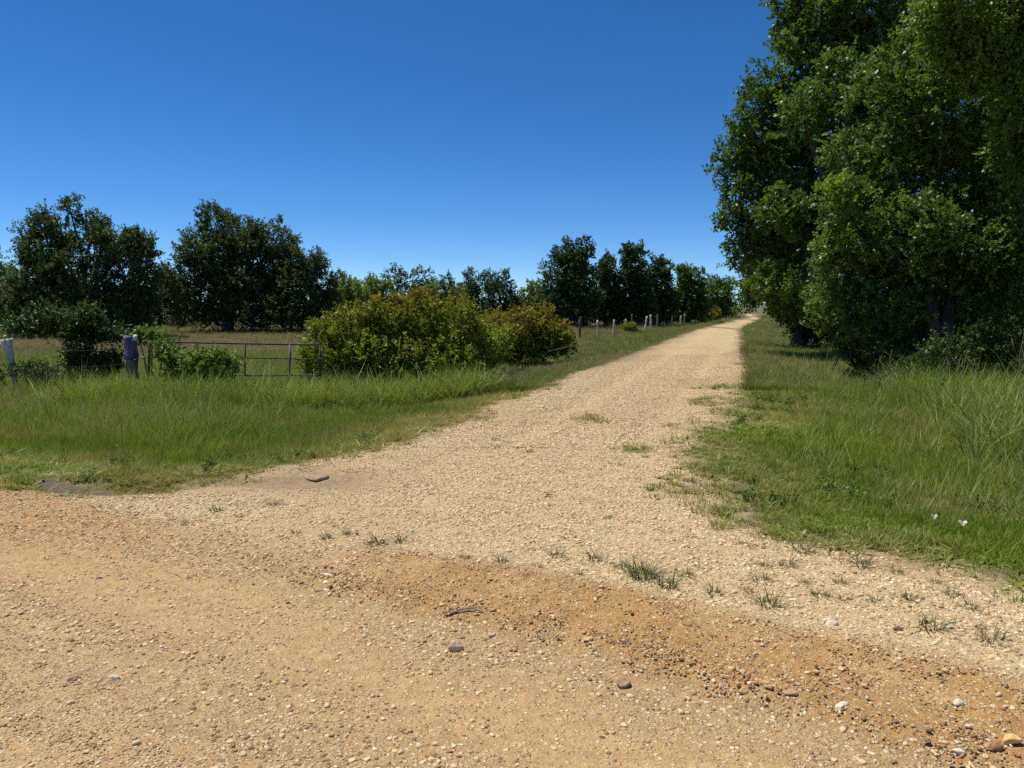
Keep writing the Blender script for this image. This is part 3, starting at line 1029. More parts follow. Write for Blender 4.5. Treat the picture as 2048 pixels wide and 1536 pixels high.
# the dark clump beside the fence line
GF = "trees behind the roadside fence"
tree("evergreen_tree", "tall slanting dark tree with a notched top, by the fence", "tree", GF, 1140, 62,
     [(1132, 506, 26, 30), (1172, 492, 15, 22), (1150, 520, 30, 30), (1112, 545, 32, 34), (1158, 555, 34, 40), (1120, 590, 38, 40), (1165, 600, 36, 36), (1140, 625, 50, 24)],
     .20, 27000, L_DARK, 120, .3, spray=.55, clumps=1.1)
tree("evergreen_tree", "dark tree right beside the slanting notched tree", "tree", GF, 1213, 66,
     [(1213, 540, 22, 28), (1200, 575, 26, 36), (1228, 580, 26, 36), (1210, 615, 40, 26)], .22, 15000, L_DARK, 121, .22, spray=.55)
tree("evergreen_tree", "dark tree with the highest flat-topped crown of the fence clump", "tree", GF, 1268, 66,
     [(1255, 508, 14, 20), (1280, 510, 16, 24), (1265, 540, 28, 34), (1255, 580, 34, 36), (1285, 590, 34, 36), (1265, 620, 44, 24)], .22, 19000, L_DARK, 122, .25, spray=.55)
tree("evergreen_tree", "dark tree stepping down at the right of the fence clump", "tree", GF, 1318, 70,
     [(1312, 535, 16, 24), (1332, 540, 14, 24), (1318, 570, 28, 34), (1330, 600, 32, 30), (1305, 615, 34, 24)], .23, 15000, L_DARK, 123, .22, spray=.55)
tree("elm_tree", "mid green tree with two rounded tips near the lane", "tree", GF, 1378, 76,
     [(1370, 548, 16, 20), (1395, 552, 14, 18), (1380, 580, 30, 32), (1360, 605, 28, 28), (1395, 612, 30, 24)], .24, 15000, L_ELM, 124, .2, spray=.6)
tree("elm_tree", "last green tree before the gap at the lane's end", "tree", GF, 1440, 100,
     [(1430, 566, 18, 18), (1452, 572, 18, 20), (1440, 590, 30, 24), (1420, 605, 22, 18), (1458, 604, 14, 16)], .24, 12000, L_ELM, 125, .2, spray=.8)

# the trees overhanging the right verge
GR = "trees along the right verge"
tree("elm_tree", "tall dark elm leaning out over the verge, highest at the sky", "tree", GR, 1770, 27,
     [(1500, 290, 52, 58), (1478, 395, 42, 55), (1530, 190, 52, 60), (1600, 110, 62, 80), (1560, 340, 80, 90), (1520, 465, 56, 56), (1640, 30, 70, 80), (1640, 240, 90, 95),
      (1730, 90, 80, 90), (1650, 400, 90, 90), (1610, 500, 80, 60), (1760, 240, 90, 90), (1560, 20, 30, 45), (1700, -80, 110, 80), (1470, 250, 20, 28), (1445, 320, 22, 30), (1450, 440, 20, 20), (1820, 50, 80, 80), (1830, 180, 80, 80), (1460, 490, 22, 14), (1560, 420, 60, 50, -2), (1500, 512, 44, 34), (1545, 545, 44, 34, 1), (1600, 560, 50, 40, 0), (1550, 560, 50, 34, -2), (1630, 575, 60, 44, -3), (1580, 600, 50, 30, -1), (1690, 170, 60, 70, -3), (1600, 230, 50, 60, -3)],
     .135, 125000, L_ELM, 140, .34, spray=.45, sub=.40, clumps=1.3, straggle=.11, depth=.9)
tree("elm_tree", "leafy elm standing nearest the camera on the right", "tree", GR, 1880, 18,
     [(1720, 310, 60, 60, .5, .10), (1770, 190, 70, 70, .5, .15), (1850, 110, 80, 70, .3, .2), (1700, 420, 62, 70, 0, .10), (1790, 330, 90, 90, 0, .22), (1880, 240, 95, 100, 0, .2), (1990, 300, 100, 120, 0, .12), (1700, 540, 68, 66), (1820, 470, 110, 100, -.5, .08),
      (1960, 480, 110, 110, -.6, .1), (1670, 605, 46, 44, 0, .15), (1760, 610, 90, 60), (1900, 580, 100, 70), (2040, 560, 90, 100), (2060, 420, 80, 120), (1660, 380, 30, 26, -.3, .75), (1660, 505, 26, 40, -.3, .55), (1780, 690, 60, 36), (1700, 640, 40, 36)],
     .092, 125000, L_ELM, 141, .2, spray=.34, sub=.42, clumps=1.3, multi=3, straggle=.12)
tree("elm_tree", "bright green boughs of the tree in the top right corner", "tree", GR, 2090, 15,
     [(1990, 60, 90, 70, 0, .35), (2080, 120, 90, 90, 0, .3), (1900, 20, 70, 55, 0, .2), (2060, -40, 110, 70, 0, .2), (2110, 250, 80, 90, 0, .2), (2030, 210, 50, 50, 0, .25)],
     .09, 46000, L_ELM, 142, .2, spray=.36, sub=.42, straggle=.06)
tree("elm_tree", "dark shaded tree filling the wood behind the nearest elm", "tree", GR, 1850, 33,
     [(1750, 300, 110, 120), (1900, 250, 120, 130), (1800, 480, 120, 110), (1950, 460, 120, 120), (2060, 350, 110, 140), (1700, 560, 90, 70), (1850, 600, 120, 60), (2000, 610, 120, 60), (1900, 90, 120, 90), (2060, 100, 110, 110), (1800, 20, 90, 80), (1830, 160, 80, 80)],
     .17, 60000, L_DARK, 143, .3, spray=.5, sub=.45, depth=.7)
tree("elm_tree", "low drooping dark tree over the verge where the lane narrows", "tree", GR, 1590, 32,
     [(1520, 525, 36, 34), (1560, 530, 50, 46), (1505, 575, 26, 30), (1562, 574, 34, 26), (1605, 580, 50, 48), (1630, 610, 50, 36), (1605, 618, 52, 22), (1620, 645, 46, 22), (1665, 655, 50, 30)],
     .13, 40000, L_DARK, 144, .24, spray=.5, droop=.25)
tree("elm_tree", "farthest dark tree of the right row, beyond the drooping one", "tree", GR, 1600, 62,
     [(1545, 555, 26, 30), (1570, 580, 30, 28), (1580, 555, 50, 50), (1610, 600, 50, 28)], .16, 16000, L_DARK, 145, .24, spray=.6, skirt=False)
tree("shrub", "glossy leaved bush low in the shade under the nearest elm", "shrub", None, 1930, 15.5,
     [(1900, 705, 60, 34, 0, .1), (1960, 690, 50, 36), (2020, 700, 50, 44, 0, .15), (1850, 735, 36, 24)], .058, 8000, L_SHRUB, 146, .04, spray=.3, part="foliage", stem="stem", multi=3, twigs=14)
tree("shrub", "light leaved bush catching the sun at the wood's left edge", "shrub", None, 1660, 19.5,
     [(1660, 590, 26, 36, 0, .5), (1680, 640, 30, 34, 0, .3), (1650, 640, 16, 24, 0, .7), (1700, 685, 34, 34, 0, .3), (1740, 720, 30, 26, 0, .1)], .08, 9000, L_SHRUB, 147, .016, spray=.34, part="foliage", stem="stem", multi=2, twigs=14)

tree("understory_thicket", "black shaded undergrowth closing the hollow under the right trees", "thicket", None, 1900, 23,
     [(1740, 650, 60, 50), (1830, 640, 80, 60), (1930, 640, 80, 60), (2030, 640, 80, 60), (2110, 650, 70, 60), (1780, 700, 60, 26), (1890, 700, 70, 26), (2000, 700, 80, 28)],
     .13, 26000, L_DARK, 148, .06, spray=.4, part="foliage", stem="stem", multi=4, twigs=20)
def leafy_weeds():
    r = np.random.default_rng(91)
    var = []
    for k in range(4):
        me, _, _ = leaf_mesh("leafy_weed", L_WEED, [(0, 0, .05, .10, .10, .05, .15 * k), (.07, .03, .04, .07, .07, .05, 0)], 200, .034, 600 + k, per=10, spray=.14, up=.6)
        var.append(me)
    n = 2600
    y = 6.2 + 16 * r.random(n) ** 1.1
    x = r.uniform(-1, 1, n) * (.84 * y + .5)
    sd = bare_sd(x, y)
    patch = fbm(x * .55, y * .55, 93)
    keep = (sd > .5) & (r.random(n) < np.clip(.28 + 1.2 * patch, 0, .7)) & (turf_edge(x, y) > .3)
    x, y = x[keep], y[keep]
    n = len(x)
    sc = r.uniform(.35, 1.05, n)
    scatter("broadleaf_weeds", "leafy broadleaf weeds mixed into the verge grass", "weeds", np.stack([x, y, height(x, y)], -1),
            np.stack([r.normal(0, .15, n), r.normal(0, .15, n), r.uniform(0, 6.28, n)], -1), np.stack([sc, sc, sc * r.uniform(.7, 1.4, n)], -1),
            r.integers(0, 4, n), np.ones((n, 4)), var)
leafy_weeds()

# the far tree line beyond everything
def far_line():
    n = 26
    r = np.random.default_rng(9)
    rows = []
    for k in range(n):
        a = -.75 + 1.5 * k / (n - 1)
        dd = 420 + 60 * r.random()
        rows.append((a * dd, dd, 2.6 + 1.5 * r.random(), 18 + 8 * r.random(), 12, 3.0 + 2.4 * r.random(), 0))
    me, cc, cr = leaf_mesh("distant_woods", L_DARK, rows, 24000, 1.1, 55, spray=3.0, sub=.5)
    tag(obj("distant_woods", me), "thin dark strip of woods on the far horizon", "woods", kind="stuff")
far_line()

# ------------------------------------------------------------------ brambles, vines and shrubs along the fence
def reddish(h0, h1):
    return lambda p: .75 * sstep(h0, h1, p[:, 2])
def bramble(label, base_px, d, rows, n, leaf, seed, h0, h1, mat=L_BRAMBLE, group="brambles on the fence line", **kw):
    return tree("bramble", label, "bramble", group, base_px, d, rows, leaf, n, mat, seed, .03, M_TWIG, skirt=False, part="foliage", stem="canes", multi=4, twigs=60,
                tipred=reddish(h0, h1), up=.35, width=.62, straggle=.06, **kw)
bramble("great sunlit bramble mound between gate and lane", 850, 18.5,
        [(650, 700, 50, 60), (700, 670, 60, 62), (770, 650, 62, 56), (850, 632, 64, 46), (910, 660, 56, 62), (800, 710, 100, 56), (900, 720, 80, 50), (690, 735, 70, 36), (950, 700, 50, 56), (610, 730, 26, 36), (960, 745, 30, 30), (995, 690, 36, 40, 3)],
        46000, .085, 160, 1.2, 2.5, spray=.32, sub=.42, clumps=1.2)
bramble("red tipped bramble mound at the far end of the thicket", 1070, 26,
        [(955, 680, 40, 40, -4), (985, 655, 36, 34, -2), (990, 665, 40, 34), (1040, 655, 46, 38), (1085, 650, 42, 36), (1115, 670, 34, 34), (1060, 690, 70, 30), (1000, 700, 40, 34), (1135, 690, 20, 24)],
        26000, .10, 161, .65, 1.85, spray=.36, sub=.42, clumps=1.2)
bramble("small ochre bramble between the pale posts", 1262, 54, [(1258, 655, 14, 9), (1272, 660, 14, 8)], 1500, .13, 162, .1, .8, spray=.3)
bramble("leafy green bramble behind the middle fence posts", 1328, 78, [(1322, 634, 13, 12), (1335, 640, 13, 11), (1326, 648, 16, 8)], 3000, .14, 163, 2, 5, spray=.35)
bramble("round bramble bush behind the last posts", 1388, 86, [(1384, 638, 12, 9), (1398, 640, 10, 8)], 2000, .15, 164, 1, 3, spray=.35)
bramble("rusty bramble mound at the lane's left bend", 1420, 84, [(1412, 630, 18, 12), (1430, 627, 16, 10), (1420, 637, 26, 7)], 3500, .17, 165, .3, 1.3, spray=.4)
bramble("yellow green bramble farthest along the fence", 1462, 108, [(1450, 622, 14, 8), (1468, 623, 12, 7), (1480, 620, 8, 6)], 2500, .2, 166, 2, 5, spray=.4)
def vine(name, label, base_px, d, rows, n, leaf, seed, mat, cat="vine", **kw):
    return tree(name, label, cat, None, base_px, d, rows, leaf, n, mat, seed, .022, M_TWIG, part="foliage", stem="stem", multi=3, twigs=40, straggle=.12, up=.3, width=.58, **kw)
vine("vine", "bright green vine sprawling over the farm gate", 400, 16.6,
     [(385, 732, 52, 26), (440, 718, 30, 18), (350, 722, 24, 16), (420, 752, 56, 20), (320, 700, 14, 12), (462, 738, 20, 20), (345, 760, 36, 14)], 9000, .075, 170, L_VINE, spray=.3)
vine("vine", "light green vine tips reaching above the purple post", 300, 17.6, [(290, 672, 20, 10), (315, 675, 22, 9), (275, 664, 10, 8), (340, 684, 20, 7)], 1500, .085, 171, L_VINE, spray=.3)
vine("shrub", "tall glossy shrub between the pale stump post and purple post", 180, 18.2,
     [(50, 650, 40, 20), (110, 640, 40, 24), (175, 645, 44, 32), (160, 690, 26, 40), (215, 670, 30, 18), (190, 735, 44, 28), (150, 735, 24, 34), (90, 618, 20, 14), (225, 725, 22, 22)],
     14000, .08, 172, L_SHRUB, "shrub", spray=.34)
vine("shrub", "low brown green weeds round the foot of the stump post", 55, 17.2, [(60, 740, 36, 22), (20, 750, 26, 16), (95, 755, 24, 12)], 2500, .06, 173, L_SHRUB, "shrub", spray=.25)

# ------------------------------------------------------------------ fence: posts, wire, gate
def post_mesh(h, r, lean, seed, mat, n=9, z0=0.0, flare=1.0, top_cut=.05):
    random.seed(seed)
    mb = MB()
    pts, rr = [], []
    k = 7
    for i in range(k):
        t = i / (k - 1)
        z = z0 + (h - z0) * t
        pts.append((lean[0] * z + .012 * math.sin(seed + 3 * t), lean[1] * z, z - (.25 if i == 0 and z0 == 0 else 0)))
        rr.append(r * (1 + (flare - 1) * t ** 3) * random.uniform(.9, 1.1))
    mb.tube(pts, rr, n, wob=.22)
    for j in range(n):                        # a split, uneven top
        v = mb.v[len(mb.v) - n + j]
        mb.v[len(mb.v) - n + j] = (v[0], v[1], v[2] - random.random() * top_cut)
    return mb.mesh("post", mat, False)

def fence_post(px, ytop, ybase, d, label, r=.055, lean=(0, 0), mat=None, purple=0, flare=1.0, group="posts of the roadside fence"):
    b = at(px, ybase, d)
    z = H(b.x, b.y)
    top = at(px, ytop, d)
    root = empty("fence_post", (b.x, b.y, z), label, "fence post", group)
    h = top.z - z
    seed = int(px)
    obj("shaft", post_mesh(h if not purple else h - purple, r, lean, seed, mat or M_POST, flare=1 if purple else flare), root)
    if purple:
        obj("painted_top", post_mesh(h, r * 1.06, lean, seed + 1, M_PURPLE, z0=h - purple - .02, flare=flare), root)
    return root, h

g_side = "posts of the pasture fence beside the gate"
fence_post(34, 676, 762, 17.4, "pale stump fence post with flared top at the left edge", .065, (-.13, 0), M_POST_PALE, 0, 1.9, g_side)
gp, gph = fence_post(266, 670, 765, 17.2, "stout wooden gate post with its top painted purple", .14, (.0, 0), M_POST, .52, .92, g_side)
mb = MB()
mb.tube([(.11, -.06, gph - .12), (.15, -.06, gph + .0)], [.05, .045], 6)
obj("white_chip", mb.mesh("white_chip", M_WHITE, False), gp)
for k, zz in enumerate((.42, .95)):
    mb = MB()
    mb.tube([(.156 * math.cos(a), .156 * math.sin(a), zz + .01 * math.sin(3 * a)) for a in [i * math.pi / 8 for i in range(17)]], [.006] * 17, 4)
    obj("wire_loop", mb.mesh("wire_loop", M_WIRE), gp)
mb = MB()
mb.tube([(-.17, -.08, .30), (-.14, -.1, .44), (-.2, -.08, .36)], [.03, .025, .01], 5)
obj("bark_splinter", mb.mesh("bark_splinter", M_POST_PALE, False), gp)

ROAD_POSTS = [
    (1160, 633, 45, .07, .01, "roadside post with a purple painted top next to the bramble", None, .45),
    (1196, 640, 48, .055, -.02, "thin grey post just right of the purple topped one", M_POST_PALE, 0),
    (1226, 639, 51, .055, .07, "leaning bleached post third along from the bramble", M_POST_PALE, 0),
    (1250, 638, 54, .05, .03, "slim pale post left of the small ochre bramble", M_POST_PALE, 0),
    (1264, 628, 62, .07, -.01, "taller post set back in the shade behind the ochre bramble", M_POST, 0),
    (1289, 632, 58, .065, .16, "white post tilting right beyond the ochre bramble", M_POST_PALE, 0),
    (1301, 629, 62, .07, .0, "upright white post next to the tilting one", M_POST_PALE, 0),
    (1313, 628, 64, .065, .02, "upright white post left of the leafy green bramble", M_POST_PALE, 0),
    (1334, 646, 64, .06, .1, "short dark based stub post in the leafy bramble", M_POST, 0),
    (1343, 630, 69, .06, .01, "grey post just right of the leafy green bramble", M_POST_PALE, 0),
    (1361, 631, 74, .06, .01, "first of three close white posts by the lane", M_POST_PALE, 0),
    (1368, 629, 75, .06, .0, "middle of three close white posts by the lane", M_POST_PALE, 0),
    (1376, 629, 76, .075, .0, "last and stoutest of three close white posts", M_POST_PALE, 0),
    (1393, 623, 88, .08, .0, "grey post sticking up behind the round bramble bush", M_POST, 0),
    (1403, 634, 82, .06, .03, "low post at the right side of the round bramble bush", M_POST_PALE, 0),
    (1407, 630, 84, .06, .0, "farthest pale post, before the rusty bramble mound", M_POST_PALE, 0),
]
line = []
for px, yt, d, r, ln, label, mat, pur in ROAD_POSTS:
    o, h = fence_post(px, yt, 660, d, label, r * 1.1, (ln, 0), mat, pur)
    if d not in (62, 88) and px not in (1334, 1403): line.append((o.location.copy(), h))
    if px == 1301: line.append((o.location.copy(), h))

def wires(label, posts, heights, group):
    root = empty("barbed_wire", posts[0][0], label, "wire", group)
    o = posts[0][0]
    for hf in heights:
        mb = MB()
        pts = []
        for (a, ha), (b, hb) in zip(posts[:-1], posts[1:]):
            p, q = a + Vector((0, -.07, ha * hf)), b + Vector((0, -.07, hb * hf))
            for i in range(6):
                t = i / 6
                w = p.lerp(q, t) - o
                w.z -= .10 * 4 * t * (1 - t)
                pts.append(w)
        pts.append(posts[-1][0] + Vector((0, -.07, posts[-1][1] * hf)) - o)
        mb.tube(pts, [.0035] * len(pts), 4, cap=False)
        obj("strand", mb.mesh("strand", M_WIRE), root)
    return root
ln = [p for p in line]
wires("thin barbed wire strung along the roadside posts", ln, (.9, .62, .35), "wires of the fences")
a = at(22, 762, 17.4); b_ = at(266, 765, 17.2); z_ = at(-200, 762, 18.0)
wires("thin barbed wire from the stump post to the gate post", [(Vector((z_.x, z_.y, H(z_.x, z_.y))), 1.3), (Vector((a.x, a.y, H(a.x, a.y))), 1.3), (Vector((b_.x, b_.y, H(b_.x, b_.y))), 1.3)], (.88, .6, .36), "wires of the fences")

def build_gate():
    d = 17.0
    pl = at(298, 760, d)
    z = H(pl.x, pl.y)
    root = empty("farm_gate", (pl.x, pl.y, z), "rusty pipe farm gate half hidden by vine and bramble", "gate")
    def q(px, py, dd=d):
        v = at(px, py, dd)
        return v - Vector((pl.x, pl.y, z))
    for nm, ya, yb, r in (("top_rail", 683, 690, .021), ("middle_rail", 714, 718.5, .015), ("bottom_rail", 750, 751, .019)):
        pts = [q(297 + (640 - 297) * t, ya + (yb - ya) * t + (1.0 * math.sin(t * 7) if nm == "middle_rail" else .4 * math.sin(t * 4))) for t in [i / 12 for i in range(13)]]
        mb = MB(); mb.tube(pts, [r] * 13, 7)
        obj(nm, mb.mesh(nm, M_RUST), root)
    for k, (px, yt, r, m) in enumerate(((298, 683, .026, M_RUST), (395, 685, .018, M_RUST), (490, 688, .019, M_RUST), (580, 690, .025, M_GATE_GREY), (640, 691, .02, M_RUST))):
        mb = MB(); mb.tube([q(px, yt - 1), q(px, 752)], [r, r], 7)
        obj("upright", mb.mesh("upright", m), root)
build_gate()

# ------------------------------------------------------------------ culvert pipe beside the dirt road
def build_culvert():
    a, b = Vector((-4.45, 7.15, -.215)), Vector((-2.55, 6.08, -.235))
    L = (b - a).length
    n, seg = 26, 150
    ax = (b - a).normalized()
    s = ax.cross(Vector((0, 0, 1))).normalized()
    u = s.cross(ax)
    V, Fc = [], []
    for i in range(seg + 1):
        t = i / seg * L
        for k in range(n):
            an = 2 * math.pi * k / n
            r = .20 + .015 * math.sin(2 * math.pi * (t / .068 + k / n))   # helical corrugation
            if i == 0: r += .012
            V.append(a + ax * t + (s * math.cos(an) + u * math.sin(an)) * r)
    for i in range(seg):
        for k in range(n):
            p, q = i * n + k, i * n + (k + 1) % n
            Fc.append((p, q, q + n, p + n))
    base = len(V)
    for i in range(2):                       # inner wall at the open mouth
        for k in range(n):
            an = 2 * math.pi * k / n
            V.append(a + ax * (.0 + i * .8) + (s * math.cos(an) + u * math.sin(an)) * .185)
    for k in range(n):
        p, q = base + k, base + (k + 1) % n
        Fc.append((q, p, p + n, q + n))
        Fc.append((k, (k + 1) % n, q, p)[::-1])
    V = np.array([tuple(v - a) for v in V])
    me = raw_mesh("culvert_pipe", V, [i for f in Fc for i in f], [4] * len(Fc), M_STEEL, True)
    tag(obj("culvert_pipe", me, loc=a), "half buried corrugated metal culvert pipe at the road edge", "culvert")
build_culvert()

# ------------------------------------------------------------------ single stones
def stone(name, label, px, py, w, cols, seed, flat=.55, cat="stone", sink=.42, group=None, aspect=.8):
    r = np.random.default_rng(seed)
    p = on_ground(px, py)
    d = stone_shape(r, ICO3_V, flat, .05)
    d[:, 1] *= aspect
    d = d * (1 + .10 * (np.sin(d @ np.array([5, 3, 4])) + np.sin(d @ np.array([-4, 6, 3])))[:, None] * .5) * w * .5
    me = raw_mesh(name, d, ICO3_F.ravel(), np.full(len(ICO3_F), 3), rough_mat(name + "_surface", *cols, 28, .85, .5), True)
    o = obj(name, me, loc=(p.x, p.y, p.z - d[:, 2].min() * (1 - sink) - .004))
    o.rotation_euler = (0, 0, r.uniform(-.6, .6))
    return tag(o, label, cat, group)

brown, white, yellow, tanc = ((.19, .115, .06), (.38, .25, .135)), ((.60, .50, .34), (.80, .71, .54)), ((.58, .36, .12), (.74, .55, .28)), ((.42, .28, .15), (.62, .44, .25))
stone("stone", "blocky grey brown stone with a pale face on the sandy track", 912, 1300, .075, ((.34, .24, .14), (.66, .52, .31)), 3, .85, sink=.25, aspect=1.0)
stone("stone", "flat dark brown stone alone on the sandy track", 1243, 1371, .085, brown, 4, .6, sink=.25)
stone("stone", "large rounded ochre cobble in the lower right corner", 2024, 1488, .072, yellow, 5, .75, sink=.15, aspect=1)
stone("stone", "brightest flat white stone in the orange soil ridge", 1683, 1412, .065, white, 6, .45)
stone("stone", "white lumpy stone among the weeds on the right gravel", 1664, 1250, .075, white, 7, .5)
stone("stone", "dark reddish stone beside the dry weed on the right gravel", 1795, 1260, .065, ((.12, .07, .045), (.26, .16, .1)), 8, .5)
stone("stone", "pale squarish stone resting on the orange ridge at right", 1916, 1408, .05, white, 9, .7)
stone("stone", "pale stone low on the ridge, left of the ochre cobble", 1917, 1506, .05, white, 10, .6)
stone("stone", "yellow stone half sunk in the orange soil", 1177, 1277, .06, yellow, 11, .4)
stone("stone", "flat grey stone on the track near the orange soil's edge", 985, 1270, .06, ((.34, .28, .22), (.55, .48, .38)), 12, .35)
stone("stone", "uppermost of the three flat cream stones at left centre", 657, 1150, .06, white, 13, .4)
stone("stone", "big tan stone above the flat cream stones", 675, 1125, .065, tanc, 14, .5)
stone("stone", "middle of the three flat cream stones at left centre", 652, 1164, .05, ((.66, .55, .36), (.84, .76, .58)), 15, .4)
stone("stone", "lowest of the three flat cream stones at left centre", 653, 1179, .055, ((.66, .52, .32), (.8, .7, .5)), 16, .3)
stone("stone", "lone white pebble on the gravel above the grass tufts", 1018, 1103, .06, white, 17, .55)
stone("stone", "purplish brown cobble standing out in the lower left gravel", 146, 1361, .05, ((.17, .11, .085), (.33, .23, .18)), 18, .75)
stone("stone", "whitish cobble right of the purplish one, lower left gravel", 229, 1358, .05, white, 19, .55)
stone("stone", "brown lump of soil on the orange ridge beside the ochre cobble", 1990, 1497, .06, ((.26, .13, .05), (.42, .24, .1)), 20, .7)
stone("stone", "tan stone in the orange ridge under the dry grass sprig", 1583, 1388, .06, tanc, 21, .6)
stone("stone", "ochre stone at the ridge's lower edge", 1488, 1384, .05, yellow, 22, .7)
stone("stone", "small black flint on the left part of the road", 200, 1157, .05, ((.04, .035, .035), (.1, .09, .09)), 23, .4)
stone("stone", "dark pebble on the smooth track, lower right of centre", 1205, 1476, .028, ((.06, .045, .04), (.14, .1, .08)), 24, .6)
stone("stone", "yellow lichened stone at the right edge of the gravel", 1985, 1315, .06, ((.6, .42, .14), (.78, .64, .34)), 25, .4)
stone("mud_clod", "grey dried mud clod in the hollow left of the lane", 640, 957, .34, ((.24, .165, .09), (.38, .27, .155)), 26, .15, "clod", .6)

# a stick, fallen branches and dead stalks
def stick(name, label, pts, r0, mat, cat, forks=()):
    p0 = Vector(pts[0])
    root = MB()
    q = [Vector(p) - p0 for p in pts]
    root.tube(q, [r0 * (1 - .6 * i / (len(q) - 1)) for i in range(len(q))], 6, wob=.25)
    for f in forks:
        fp = [Vector(p) - p0 for p in f]
        root.tube(fp, [r0 * .45 * (1 - .6 * i / (len(fp) - 1)) for i in range(len(fp))], 5)
    return tag(obj(name, root.mesh(name, mat), loc=p0), label, cat)
def gpts(pix, lift):
    return [on_ground(*p) + Vector((0, 0, l)) for p, l in zip(pix, lift)]
stick("stick", "short curved dark stick lying on the orange soil", gpts([(896, 1232), (915, 1226), (935, 1222), (952, 1222), (968, 1227)], [.004, .012, .016, .012, .004]), .006, M_TWIG, "stick")
b0 = at(1760, 770, 15.5)
def w(px, py, d): return at(px, py, d)
stick("fallen_branch", "pale bent dead branch in front of the dark hollow", [w(1762, 776, 15), w(1768, 768, 15), w(1780, 752, 15), w(1800, 744, 15), w(1822, 737, 15.1)], .012, M_TWIG, "branch",
      [[w(1780, 752, 15), w(1790, 740, 15.1), w(1793, 728, 15.1)]])
stick("dead_branch", "pale bare branch poking from the far bramble's foot", [w(1080, 712, 25.2), w(1100, 702, 25), w(1130, 695, 25), w(1160, 690, 25.2)], .02, M_TWIG, "branch")
STALKS = [(1757, 776, 708, 15.0, 3, "leftmost pair of thin dead stalks at the hollow's edge"), (1779, 760, 698, 15.4, 2, "single thin dead stalk left of the dark hollow"),
          (1886, 772, 712, 14.4, 4, "bleached straight dead stalks at the middle of the hollow"), (1915, 775, 712, 14.2, 5, "pinkish broken dead stalk with tangled side twigs"),
          (2036, 800, 665, 11.5, 5, "tall brown dead weed stalk at the right edge"), (1945, 780, 716, 14.0, 4, "fine branching dead weed beside the pinkish stalk"), (1060, 610, 565, 80, 3, "bare grey snag above the bramble's right end")]
for px, yb, yt, d, nb, label in STALKS:
    random.seed(px)
    b = at(px, yb, d)
    z0 = H(b.x, b.y)
    top = at(px, yt, d)
    root = empty("dead_stalk", (b.x, b.y, z0), label, "stalk", "dead stalks")
    h = top.z - z0
    k = d / 15
    mb = MB()
    mb.tube([(0, 0, -.05), (.02 * k, 0, h * .4), (-.02 * k, .01, h * .75), (.03 * k, 0, h)], [.010 * k, .008 * k, .006 * k, .002 * k], 5, wob=.2)
    obj("stem", mb.mesh("stem", M_DEAD), root)
    for j in range(nb):
        mb = MB()
        s = random.choice((-1, 1))
        za = h * random.uniform(.25, .75)
        ln_ = h * random.uniform(.2, .4)
        x1 = s * random.uniform(.06, .2) * k
        mb.tube([(0, 0, za), (x1 * .5, random.uniform(-.1, .1), za + ln_ * .5), (x1 * .8, random.uniform(-.1, .1), za + ln_)], [.005 * k, .004 * k, .0015 * k], 4)
        obj("twig", mb.mesh("twig", M_DEAD), root)

# ------------------------------------------------------------------ grass tufts standing alone on the gravel, flowers
def lone_tuft_mesh(seed, n, h, dryp):
    m, ns, ls = None, None, None
    return tuft_mesh("grass_tuft", seed, n, h * .4, h, .006, 1.5, h * .4, M_TUFT, 4, dryp)
M_TUFT = leaf_mat("lone_tuft_blade", (.05, .085, .02), (.10, .14, .035), (.24, .19, .10), .25, .5, .3)
def tuft_attr(me, r):
    n = len(me.polygons)
    bl = np.zeros(len(me.vertices), np.float32)
    me.attributes["blade"].data.foreach_get("value", bl)
    attr(me, "tint", 'FLOAT', 'POINT', bl)
    attr(me, "tone", 'FLOAT', 'POINT', np.where(bl > .9, .9, r.uniform(0, .3)))
TUFT_BASE = []
for k in range(6):
    me = lone_tuft_mesh(300 + k, 55, .12, .2)
    tuft_attr(me, np.random.default_rng(k))
    TUFT_BASE.append(me)
big = lone_tuft_mesh(310, 150, .17, .08)
tuft_attr(big, np.random.default_rng(44))
NAMED = {(1285, 1152): "largest green grass tuft on the gravel, right of centre", (755, 1087): "dark weedy tuft alone on the gravel left of centre",
         (1335, 1172): "grass tuft touching the right side of the largest tuft", (1857, 1255): "wide dry sprawling weed on the right gravel", (1985, 1282): "spiky dry weed at the right edge of the gravel",
         (1605, 1103): "lone tuft nearest the right verge's lower edge", (1720, 1130): "dense tuft against the right verge", (1538, 1212): "dark green tuft at the lower end of the gravel weeds"}
TUFTS = list(NAMED) + [(930, 1117), (1005, 1125), (1075, 1135), (1155, 1150), (1375, 1152), (1795, 1147), (1495, 1182), (1430, 1187), (1520, 1160), (1610, 1167), (1640, 1192),
         (1750, 1202), (1820, 1197), (1940, 1217), (1490, 1090), (1215, 1037), (1100, 992), (592, 1066), (650, 1076), (1240, 930), (1560, 1060), (1470, 985), (1680, 1165), (1905, 1190),
         (1530, 1135), (1385, 965), (1440, 1020), (1300, 980), (1575, 1130), (1690, 1200), (430, 1022), (480, 1033), (370, 1048), (1190, 1120), (1245, 1135), (1110, 1112), (1960, 1255), (1870, 1165),
         (700, 1070), (800, 1083), (1350, 925), (1290, 915), (1060, 905), (990, 880), (1500, 1020), (545, 1010)]
rt = np.random.default_rng(8)
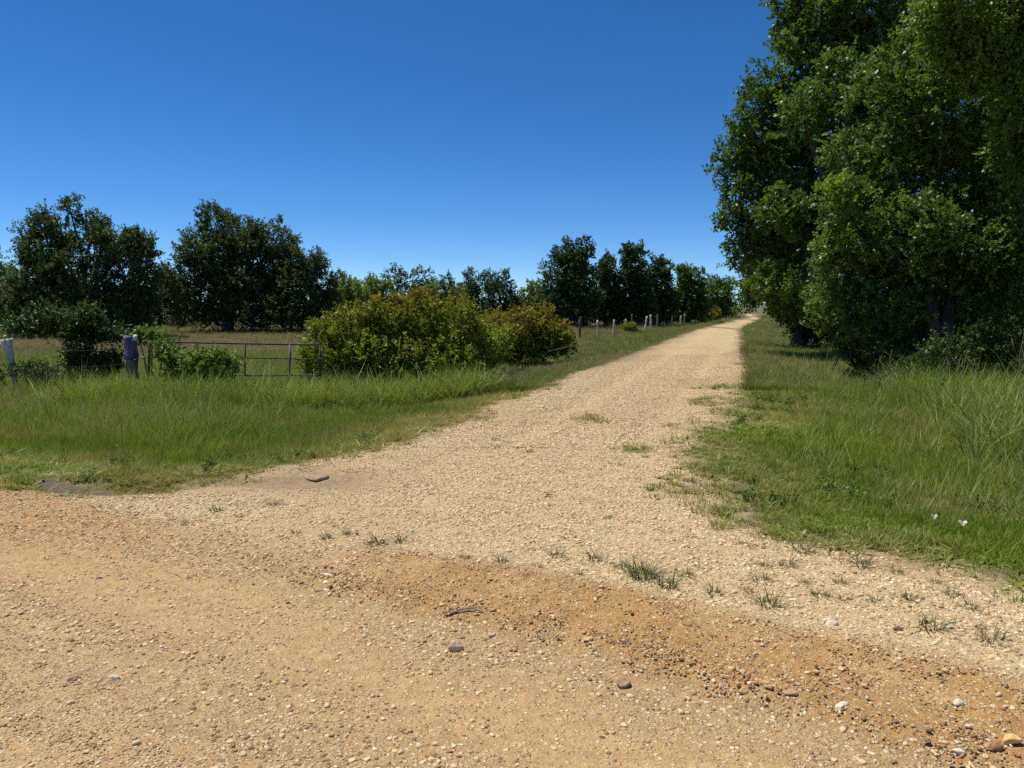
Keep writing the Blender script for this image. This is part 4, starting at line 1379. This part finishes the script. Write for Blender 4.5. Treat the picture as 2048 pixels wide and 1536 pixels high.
for k, (px, py) in enumerate(TUFTS):
    p = on_ground(px, py)
    o = bpy.data.objects.new("grass_tuft", big if (px, py) == (1285, 1152) else TUFT_BASE[k % 6])
    COL.objects.link(o)
    o.location = p - Vector((0, 0, .004))
    sc = 1.0 if (px, py) == (1285, 1152) else (1.1 if (px, py) in NAMED else rt.uniform(.45, .9))
    o.scale = (sc, sc, sc * rt.uniform(.7, 1.0))
    o.rotation_euler = (0, 0, rt.uniform(0, 6.28))
    if 860 < px < 1260 and py > 1100: lab, gr = "small tuft in the broken row leading left from the largest tuft", "tufts in the row"
    elif px < 560: lab, gr = "little weed sprig on the gravel just right of the culvert pipe", "sprigs by the culvert"
    elif px < 860: lab, gr = "sparse weed sprig close to the dark weedy tuft at left", "sprigs at left centre"
    elif py > 1080: lab, gr = "small wiry tuft scattered on the gravel below the right verge", "tufts below the right verge"
    else: lab, gr = "faint low tuft on the worn gravel where the lane begins", "tufts at the start of the lane"
    if (px, py) in NAMED: lab, gr = NAMED[(px, py)], "distinct tufts on the gravel"
    tag(o, lab, "grass tuft", gr)

pb = on_ground(1640, 812)
dry_me = tuft_mesh("straw_tuft", 401, 120, .08, .22, .005, 1.6, .12, M_TUFT, 4, 1.0)
tuft_attr(dry_me, np.random.default_rng(2))
o = obj("straw_tuft", dry_me, loc=pb)
tag(o, "pale dead straw tuft in the green verge at right", "grass tuft")

M_STEM = rough_mat("flower_stem", (.06, .10, .03), (.10, .15, .05), 20, .6, .1)
for px, py, label in ((1867, 1043, "pale pink cup flower, the left one of two in the right verge"), (1924, 1057, "pale pink cup flower, the right one, opened wider, in the right verge")):
    g = on_ground(px, py + 22)
    root = empty("wildflower", g, label, "flower", "wildflowers in the right verge")
    wide = 1.0 if px > 1900 else .7
    hh = .10
    mb = MB()
    mb.tube([(0, 0, -.01), (.008, 0, hh * .5), (.0, 0, hh)], [.002, .0018, .002], 5)
    obj("stem", mb.mesh("stem", M_STEM), root)
    for k in range(4):
        a = k * math.pi / 2 + .4
        V = []
        for i in range(5):
            t = i / 4
            rr = .004 + .026 * wide * t
            zz = hh + .042 * t - .004 * t * t
            hw = .75 * math.sin(math.pi * min(.15 + t * .62, 1))
            for j in (-1, 0, 1):
                an = a + j * hw * .95
                V.append((rr * math.cos(an), rr * math.sin(an), zz - .006 * abs(j) * t))
        Fq = []
        for i in range(4):
            for j in range(2):
                q = i * 3 + j
                Fq += [q, q + 1, q + 4, q + 3]
        me = raw_mesh("petal", np.array(V), Fq, [4] * 8, M_PETAL, True)
        attr(me, "tint", 'FLOAT', 'POINT', [.5] * 15)
        attr(me, "tone", 'FLOAT', 'POINT', [0] * 15)
        obj("petal", me, root)
